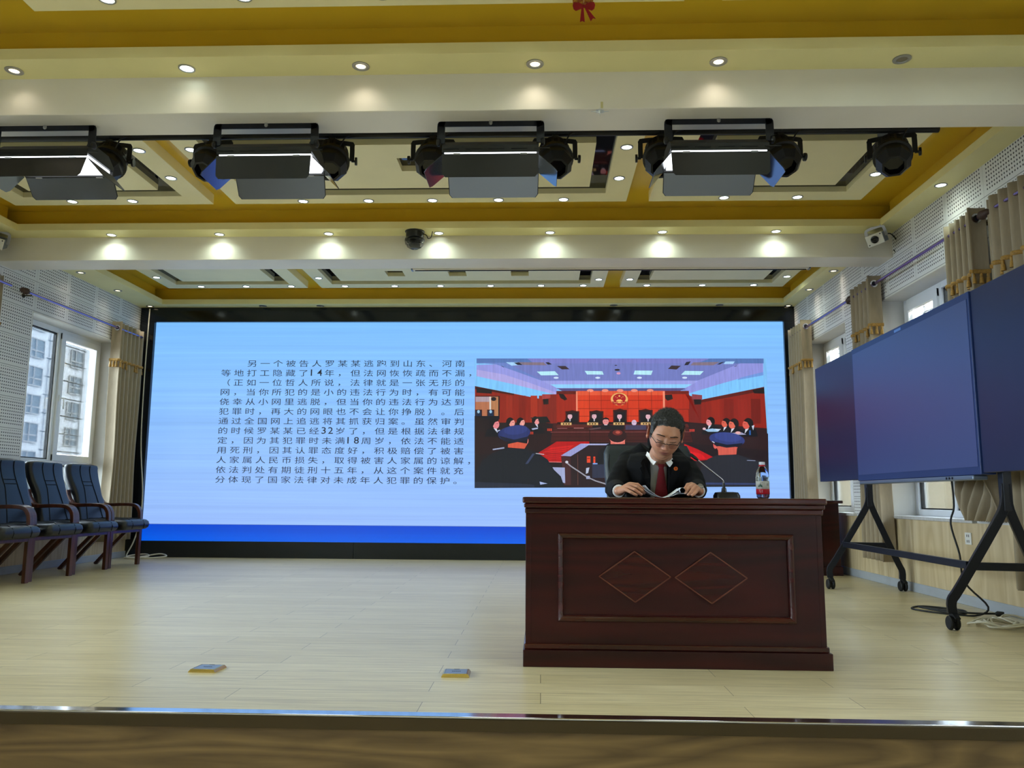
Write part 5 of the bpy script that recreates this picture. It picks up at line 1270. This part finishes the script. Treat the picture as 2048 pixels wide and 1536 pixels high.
# ================================================================ STAGE LIGHTS UNDER THE FRONT BEAM
def make_fixture():
    r = empty('stage_panel_light', (0, 0, 0))
    # origin on the beam underside; housing opens downwards, doors hang from its rim
    m = MB(); m.bar(smooth_path([(-.285, 0, -.13), (-.285, 0, -.03), (-.279, 0, -.014), (-.265, 0, -.008), (0, 0, -.008), (.265, 0, -.008), (.279, 0, -.014), (.285, 0, -.03), (.285, 0, -.13)], 3), .045, .008, up=(.01, 0, -1) if False else (0, 1, 0))
    m.build('yoke', M['standm'], r, bevel=.001)
    m = MB(); m.lathe([(0, 0), (.012, 0), (.012, -.016), (.006, -.022), (0, -.022)], n=10); m.build('bolt', M['steel'], r, smooth=40)
    for s in (-1, 1):
        m = MB(); m.lathe([(0, 0), (.016, 0), (.022, .006), (.022, .018), (.012, .024), (0, .024)], o=(s*.287, 0, -.125), M=Matrix.Rotation(s*PI/2, 3, 'Y'), n=12); m.build('knob', M['bplast'], r, smooth=40)
    # housing: hollow trough, sloped roof
    Y0, Y1, Z0, Z1 = -.02, .27, -.205, -.10
    m = MB(); m.prism([(Y0, Z0+.011), (Y0, Z0+.055), (Y0+.07, Z1), (Y1-.07, Z1), (Y1, Z0+.055), (Y1, Z0), (Y1-.008, Z0), (Y1-.008, Z0+.03), (Y0+.004, Z0+.03), (Y0+.004, Z0+.011)], lambda u, v, d: (d, u, v), -.276, .276)
    h = m.build('housing', M['black'], r, bevel=.002)
    m = MB(); m.box(-.262, .262, Y0+.006, Y1-.02, Z0+.006, Z0+.028); m.build('light_panel', M['sfl'], r)
    for k in range(5): m = MB(); m.box(-.27+k*.13, -.18+k*.13, Y0-.004, Y0-.001, Z0+.03, Z0+.036); m.build('vent', M['rubber'], h)
    return r, (Y0, Y1, Z0)
fx, (FY0, FY1, FZ_) = make_fixture()
def doors(r, a_near, a_far, a_side, dl=.14):
    def door(name, hinge, axis, ang, w, base_dir):
        m = MB(); m.mi = 0
        # door lies in the local xz plane hanging down from its hinge; inner face (towards +y) is bright metal
        c = .02
        po = [(-w/2, 0), (-w/2+.004, -dl+c), (-w/2+c, -dl), (w/2-c, -dl), (w/2-.004, -dl+c), (w/2, 0)]
        m.prism(po, lambda u, v, d: (u, d, v), -.003, 0); m.mi = 1; m.prism([(u*.985, v*.985-.002) for u, v in po], lambda u, v, d: (u, d, v), .0001, .0012)
        o = m.build(name, [M['black'], M['foil']], r)
        o.rotation_mode = 'QUATERNION'
        return o
    n = door('barn_door', None, None, 0, .55, None); n.location = (0, FY0, FZ_); n.rotation_quaternion = Matrix.Rotation(math.radians(-a_near), 3, 'X').to_quaternion()
    f = door('barn_door', None, None, 0, .55, None); f.location = (0, FY1, FZ_); f.rotation_quaternion = (Matrix.Rotation(PI, 3, 'Z') @ Matrix.Rotation(math.radians(-a_far), 3, 'X')).to_quaternion()
    for s in (-1, 1):
        o = door('barn_door', None, None, 0, .27, None); o.location = (s*.276, (FY0+FY1)/2, FZ_)
        o.rotation_quaternion = (Matrix.Rotation(PI/2 if s > 0 else -PI/2, 3, 'Z') @ Matrix.Rotation(math.radians(-a_side), 3, 'X')).to_quaternion()
    for y in (FY0, FY1):
        for x in (-.19, .19):
            m = MB(); m.tube([(x-.02, y, FZ_), (x+.02, y, FZ_)], .006, 8); m.build('hinge', M['steel'], r, smooth=40)
FIX = [(-2.905, (20, 38, 42), 'barn door panel light, leftmost of the row and cut off by the photo edge'), (-1.594, (2, 30, 45), 'barn door panel light, second from left, its near door hanging straight down'),
       (-.29, (2, 28, 48), 'barn door panel light, third from left, blue reflection in its far door'), (1.007, (4, 34, 40), 'barn door panel light, rightmost of the row, above the desk')]
for i, (x, a, lb_) in enumerate(FIX):
    o = fx if i == 3 else copy_tree(fx)
    o.location = (x, 4.335, ZB); tag(o, lb_, 'stage light', 'barn door panel lights under the front beam'); doors(o, *a)

pipe = empty('lighting_pipe', (-.4, 4.86, 3.075), 'long black pipe behind the front beam carrying the spotlights', 'pipe')
m = MB(); m.tube([(-3.2, 0, 0), (2.9, 0, 0)], .022, 12); m.build('pipe', M['black'], pipe, smooth=40)
for x in (-3.0, -1.0, 1.0, 2.75):
    m = MB(); m.tube([(x, 0, 0), (x, 0, .262)], .009, 8); m.build('hanger', M['black'], pipe)

def make_par():
    r = empty('spotlight', (0, 0, 0))
    # origin on the pipe; can tips forward towards the stage
    m = MB(); m.tube([(0, -.024, .0), (0, 0, .026), (0, .024, 0), (0, 0, -.026)], .008, 6, closed=True); m.cbox((0, 0, -.035), (.04, .04, .03)); m.build('clamp', M['black'], r)
    m = MB(); m.bar(smooth_path([(-.128, 0, -.17), (-.128, 0, -.07), (-.118, 0, -.055), (0, 0, -.05), (.118, 0, -.055), (.128, 0, -.07), (.128, 0, -.17)], 3), .03, .006, up=(0, 1, 0)); m.build('yoke', M['black'], r)
    R_ = Matrix.Rotation(math.radians(180-38), 3, 'X')   # axis: down and forward
    body = MB(); body.lathe([(.045, -.13), (.085, -.125), (.10, -.10), (.10, .0), (.116, .004), (.116, .022), (.102, .026), (.100, .06)], o=(0, 0, -.17), M=R_, n=28); b = body.build('can', M['black'], r, smooth=35)
    m = MB(); m.lathe([(.100, .055), (.108, .06), (.108, .085), (.074, .135), (.060, .135), (.090, .085), (.09, .07)], o=(0, 0, -.17), M=R_ @ Matrix.Rotation(PI/8, 3, 'Z'), n=8); m.build('lens_hood', M['black'], r)
    m = MB(); m.lathe([(0, .10), (.075, .10), (.075, .104), (0, .104)], o=(0, 0, -.17), M=R_, n=24); m.build('lens', M['blackg'], r)
    m = MB()
    for k in range(16):
        a = 2*PI*k/16
        for z in (-.085, -.065, -.045):
            c = Vector((.0995*math.cos(a), .0995*math.sin(a), z)); m.cbox(Vector((0, 0, -.17))+R_ @ c, (.004, .024, .006), R_ @ Matrix.Rotation(a, 3, 'Z'))
    m.build('vent', M['rubber'], b)
    for s in (-1, 1):
        m = MB(); m.lathe([(0, 0), (.008, 0), (.008, .02), (.026, .022), (.026, .036), (0, .036)], o=(s*.126, 0, -.17), M=Matrix.Rotation(s*PI/2, 3, 'Y'), n=12); m.build('knob', M['bplast'], r, smooth=40)
    m = MB(); m.tube(smooth_path([(.05, -.04, -.10), (.09, -.05, -.03), (.14, -.02, 0.0), (.22, 0, .022)], 4), .005, 6); m.build('power_cord', M['bcable'], r)
    return r
par = make_par()
PARX = [-2.815, -2.13, -1.35, -.695, .088, .76, 1.512, 2.205]
PARL = ['leftmost', 'second from left', 'third from left', 'fourth from left', 'fifth from left', 'sixth from left', 'seventh from left', 'rightmost']
for i, x in enumerate(PARX):
    o = par if i == 0 else copy_tree(par)
    o.location = (x, 4.86, 3.075); o.rotation_euler = (0, 0, [.1, -.2, .15, -.05, .1, -.1, .1, -.35][i]); tag(o, 'black can spotlight on the pipe behind the front beam, %s of eight' % PARL[i], 'spotlight', 'can spotlights on the pipe')

# ---- small effect projectors at both ends of the second beam
def effect_light(x, y, z, ang, label, s):
    r = empty('effect_projector', (x, y, z), label, 'projector', 'white effect projectors', rz=ang); r.rotation_euler = (.35, -.2*s, ang); r.scale = (1.12,)*3
    m = MB(); m.box(-.055, .055, -.105, .105, -.038, .038); b = m.build('body', M['steel'], r, bevel=.004)
    m = MB(); m.box(-.062, .062, -.113, -.104, -.044, .044); m.build('front_plate', M['ivory'], r, bevel=.004)
    m = MB(); m.lathe([(0, 0), (.029, 0), (.029, .008), (.023, .010), (0, .006)], o=(0, -.113, .0), M=Matrix.Rotation(PI/2, 3, 'X'), n=20); m.build('lens', M['blackg'], r, smooth=40)
    m = MB()
    for q in ((-.048, -.03), (.048, .03)): m.lathe([(0, 0), (.005, 0), (.005, .003), (0, .003)], o=(q[0], -.113, q[1]), M=Matrix.Rotation(PI/2, 3, 'X'), n=8)
    m.build('screw', M['rubber'], r)
    m = MB(); m.bar(smooth_path([(-.068, .0, 0), (-.068, 0, .06), (-.05, 0, .085), (.05, 0, .085), (.068, 0, .06), (.068, 0, 0)], 4), .022, .005, up=(0, 1, 0)); m.build('bracket', M['steel'], r)
    m = MB()
    for k in range(6): m.box(-.0565, .0565, -.08+k*.03, -.068+k*.03, -.0395, .0395)
    m.build('cooling_fin', M['tvsilver'], b)
    m = MB(); m.tube(smooth_path([(.02, .105, 0), (.07*s, .15, .0), (.10*s, .15, -.09), (.09*s, .12, -.2), (.05*s, .16, -.13)], 5), .005, 6); m.build('power_cord', M['bcable'], r, smooth=60)
    return r
effect_light(2.94, 6.86, 3.02, math.radians(-38), 'small white effect projector with black lens hanging by the right wall', 1)
effect_light(-4.94, 6.86, 3.03, math.radians(28), 'small white effect projector with black lens at the left photo edge', -1)

# ---- crystal ball light
kb = empty('disco_light', (-1.135, 6.9, ZC), 'black based disco light with clear faceted dome under the ceiling', 'disco light')
m = MB(); m.lathe([(0, 0), (.088, 0), (.088, -.006), (.080, -.012), (.080, -.062), (.086, -.068), (0, -.068)], n=28); m.build('base', M['bplast'], kb, smooth=40)
m = MB(); m.lathe([(.086, -.066), (.092, -.074), (.092, -.085), (.084, -.115), (.064, -.145), (.034, -.162), (0, -.167)], n=12); m.build('dome', mat('clear_dome', (236, 240, 244), .05, trans=1, ior=1.25), kb)
m = MB(); m.lathe([(0, -.07), (.05, -.07), (.04, -.082), (.0, -.088)], n=10); m.build('led_core', M['black'], kb)
m = MB()
for k in range(6): a = k*PI/3; m.ell((.04*math.cos(a), .04*math.sin(a), -.108), (.009, .009, .006), 8) if k else m.lathe([(0, -.112), (.045, -.112), (.045, -.116), (0, -.116)], n=16)
m.build('led', M['ivory'], kb)
m = MB(); m.tube(smooth_path([(.078, -.02, -.03), (.11, -.03, -.045), (.125, -.03, -.075), (.15, -.02, -.06), (.16, .0, -.0)], 4), .004, 6); m.build('power_cord', M['bcable'], kb)

# ---- red paper bow hanging from the near ceiling panel
bw = empty('paper_bow', (.212, 3.72, ZP-.031), 'red paper bow decoration with gold print hanging at the top of the photo', 'decoration')
fb = lambda u, v, d: (u, d, v)
m = MB(); m.prism([(-.056, .03), (.050, .03), (.046, .004), (0, -.006), (-.054, -.022)], fb, -.004, .0); m.build('gold_banner', M['goldleaf'], bw)
m = MB()
for s in (-1, 1):
    m.prism([(0, -.018), (s*.02, -.004), (s*.05, .0), (s*.056, -.016), (s*.052, -.034), (s*.04, -.044), (s*.02, -.036), (0, -.026)], fb, -.012, -.005)
    m.prism([(s*.002, -.022), (s*.012, -.026), (s*(.058 if s > 0 else .02), -.088 if s > 0 else -.104), (s*(.046 if s > 0 else .008), -.084 if s > 0 else -.098), (s*(.034 if s > 0 else -.004), -.10 if s > 0 else -.104)], fb, -.009, -.004)
m.build('ribbon', M['red'], bw)
m = MB(); m.ell((0, -.010, -.021), (.010, .006, .009), 10); m.build('knot', M['red'], bw)
m = MB(); m.tube([(0, -.004, -.002), (0, -.004, .05)], .001, 4); m.build('thread', M['wcable'], bw)

# ---- clear crystal star stuck under the front beam
cs = empty('crystal_star', (.325, 4.205, ZB), 'small clear crystal star ornament on the lower edge of the front beam', 'ornament')
m = MB(); cr = mat('clear_crystal', (236, 242, 248), .1, trans=.25, ior=1.4)
for k in range(8):
    a = PI*k/8; L_ = .05 if k % 4 == 0 else .026
    m.prism([(-L_, 0), (0, -.003), (L_, 0), (0, .003)], lambda u, v, d, a=a: (u*math.cos(a)-v*math.sin(a), d-.004, (u*math.sin(a)+v*math.cos(a))*.55-.014), -.003, .003)
m.build('rays', cr, cs)
m = MB(); m.ell((0, -.006, -.016), (.010, .006, .010), 8); m.build('bead', cr, cs)
m = MB(); m.box(.004, .018, -.006, -.0045, .004, .042); m.build('tape', mat('clear_yellow_tape', (206, 198, 150), .3), cs)

# ---- projection screen case behind the second beam
pc = empty('screen_case', (.5, 7.36, 2.91), 'long white roller case fixed behind the second beam', 'projection screen')
m = MB(); m.box(-1.72, 2.0, -.025, .03, -.018, .03); m.build('case', M['beam'], pc, bevel=.004)
m = MB(); m.box(-1.735, -1.72, -.028, .033, -.021, .033); m.box(2.0, 2.015, -.028, .033, -.021, .033); m.build('end_cap', M['tvsilver'], pc)
m = MB(); m.box(-1.7, 1.98, -.004, .004, -.026, -.018); m.build('weight_bar', M['bplast'], pc)

# ================================================================ SMALL THINGS ON STAGE
def floor_socket(x, y, label, rz):
    r = empty('floor_socket', (x, y, 0), label, 'floor socket', 'floor socket boxes', rz=rz)
    m = MB(); m.rings([[(a*s, b*s, z) for a, b in ((-1, -1), (1, -1), (1, 1), (-1, 1))] for s, z in ((.060, 0), (.060, .003), (.053, .013), (.048, .014), (.048, .011))]); m.build('brass_frame', M['brass'], r)
    m = MB(); m.box(-.047, .047, -.047, .047, .004, .0138); lid = m.build('lid', M['steel'], r, bevel=.001)
    m = MB(); m.box(-.012, .012, .041, .047, .0138, .0146); m.build('latch', M['bplast'], lid)
    m = MB()
    for k in range(5): m.box(-.018+k*.008, -.0125+k*.008, -.004, .004, .0138, .0142)
    m.build('lettering', M['rubber'], lid)
floor_socket(-1.470, 3.625, 'brass framed floor socket box, the left one on the stage floor', math.radians(-3))
floor_socket(-.366, 3.605, 'brass framed floor socket box, the right one nearer the desk', math.radians(2))

ot = empty('wall_outlet', (XR-.012, 6.05, .483), 'white socket outlet on the wood panelling under the right window', 'wall socket')
m = MB(); m.box(-.009, 0, -.043, .043, -.043, .043); m.build('plate', M['ivory'], ot, bevel=.003)
m = MB()
for z in (-.02, .02):
    for y in (-.012, .012): m.box(-.0098, -.0088, y-.004, y+.004, z-.009, z+.009)
m.build('slot', M['rubber'], ot)

def cable(name, pts, r, mt, label, group=None, plug=None, n=5):
    o = empty(name, pts[0], label, 'cable', group); q = [(Vector(p)-Vector(pts[0])) for p in pts]
    m = MB(); m.tube(smooth_path(q, n), r, 7); m.build('cord', mt, o, smooth=60)
    if plug:
        m = MB(); a, b = q[-2], q[-1]; d = (b-a).normalized(); m.tube([b, b+d*.012, b+d*.05], [plug*.6, plug, plug*.8], 10); m.build('plug', mt, o, smooth=40)
    return o
cable('power_cable', [(2.80, 5.60, .92), (2.815, 5.62, .72), (2.80, 5.65, .60), (2.82, 5.60, .40), (2.83, 5.58, .22), (2.93, 5.5, .07), (2.86, 5.54, .008), (2.70, 5.66, .006), (2.60, 5.86, .006), (2.74, 6.0, .006), (2.92, 5.80, .006), (2.80, 5.62, .006), (2.66, 5.90, .016), (2.84, 5.62, .016), (3.0, 5.55, .02)], .0065, M['bcable'], 'black power cable hanging from the board and coiled on the floor', plug=.018)
rnd = random.Random(4)
for k, (cx, cy, rr) in enumerate(((2.78, 5.14, .19), (2.88, 5.06, .22), (2.94, 5.20, .17))):
    pts = []
    for j in range(26):
        a = j*.72+k; R_ = rr*(.55+.45*rnd.random())
        pts.append((min(cx+R_*math.cos(a), XR-.04), cy+R_*.75*math.sin(a), .008+.014*(j % 3)+.006*k))
    cable('cable_bundle', pts, .0055, M['wcable'], ['loose coil of white cable nearest the board caster', 'loose coil of white cable in the middle of the floor bundle', 'loose coil of white cable nearest the right wall'][k], 'white cables on the floor by the right wall', plug=.013 if k == 0 else None, n=4)
cable('screen_cable', [(-4.98, 9.79, 3.10), (-4.985, 9.785, 2.2), (-4.97, 9.785, 1.4), (-4.90, 9.77, .8), (-4.88, 9.72, .45), (-4.92, 9.68, .2), (-4.97, 9.62, .02), (-4.85, 9.55, .012), (-4.60, 9.52, .016), (-4.47, 9.60, .03), (-4.60, 9.70, .05), (-4.80, 9.64, .02), (-4.96, 9.56, .014), (-4.80, 9.48, .012), (-4.68, 9.58, .03), (-4.78, 9.70, .045), (-4.94, 9.64, .03), (-4.90, 9.50, .014), (-4.72, 9.46, .012)], .008, M['wcable'], 'white cable hanging down the left screen edge and coiled on the floor')

# ---- microphone
DT = .766
mc = empty('microphone', (.925, 4.06, DT), 'black gooseneck desk microphone in front of the speaker', 'microphone')
m = MB(); m.rings([[(a*s, b*s, z) for a, b in rrect(.12, .10, .02)] for s, z in ((1, 0), (1, .012), (.86, .028), (.5, .031))]); m.build('base', M['bplast'], mc, smooth=40)
m = MB(); m.tube([(-.012, 0, .028), (-.012, 0, .05)], [.014, .011], 12); m.tube([(-.012, 0, .05), (-.013, 0, .075)], [.008, .006], 10); m.build('socket', M['bplast'], mc, smooth=40)
m = MB(); m.tube(smooth_path([(-.013, 0, .07), (-.017, -.003, .088), (-.045, -.006, .112), (-.10, -.01, .155), (-.142, -.012, .19)], 6), .0038, 8); m.build('gooseneck', M['steel'], mc, smooth=60)
m = MB(); m.tube([(-.138, -.012, .187), (-.15, -.012, .1965), (-.172, -.012, .213), (-.18, -.012, .219)], [.005, .0085, .0085, .005], 10); m.build('capsule', M['rubber'], mc, smooth=60)

# ---- water bottle
wb = empty('water_bottle', (1.105, 4.06, DT), 'clear plastic water bottle with red and white label on the desk', 'bottle')
prof = [(.0, .002), (.024, .0), (.030, .006), (.0315, .02), (.0315, .112), (.0305, .118), (.029, .128), (.0235, .143), (.0165, .155), (.0135, .159), (.0135, .166)]
m = MB(); m.lathe(prof, n=28); m.build('bottle_body', M['pet'], wb, smooth=50)
m = MB(); m.lathe([(0, .004), (.0285, .006), (.0298, .02), (.0298, .106), (0, .106)], n=24); m.build('water', mat('water', (236, 244, 250), .02, trans=1, ior=1.2), wb, smooth=50)
m = MB(); m.lathe([(.0318, .046), (.0326, .047), (.0326, .084), (.0318, .085)], n=28); m.build('label_upper', M['label'], wb, smooth=50)
m = MB(); m.lathe([(.0318, .020), (.0327, .021), (.0327, .046), (.0318, .0465)], n=28); m.build('label_lower', M['labelr'], wb, smooth=50)
cyl = lambda a, z: (.0331*math.sin(a), -.0331*math.cos(a), z)
m = MB()
for a0, z0, hh, ww in ((-.62, .058, .017, .2), (-.42, .056, .013, .15), (-.85, .056, .012, .15)):
    m.add([cyl(a0-ww, z0), cyl(a0+ww, z0), cyl(a0, z0+hh)], [(0, 1, 2)])
m.build('mountain_print', M['labelg'], wb)
m = MB()
for a0, a1, z0, z1 in ((-.75, -.3, .0385, .0405), (-.75, -.35, .034, .036), (-.7, -.3, .030, .0315)): m.quad(cyl(a0, z0), cyl(a1, z0), cyl(a1, z1), cyl(a0, z1))
m.build('label_print', M['capw'], wb)
m = MB()
for a0, a1, z0, z1 in ((-.6, -.2, .077, .0785), (.35, .75, .070, .072), (.35, .75, .066, .0675), (.35, .75, .062, .0635)): m.quad(cyl(a0, z0), cyl(a1, z0), cyl(a1, z1), cyl(a0, z1))
m.build('small_print', M['rubber'], wb)
m = MB(); m.lathe([(.0135, .158), (.0155, .158), (.0155, .166), (.0135, .166)], n=20); m.build('tamper_ring', M['labelr'], wb, smooth=40)
m = MB(); m.lathe([(0, .1665), (.0148, .1665), (.0148, .178), (.013, .180), (0, .180)], n=20); m.build('cap', M['capw'], wb, smooth=40)
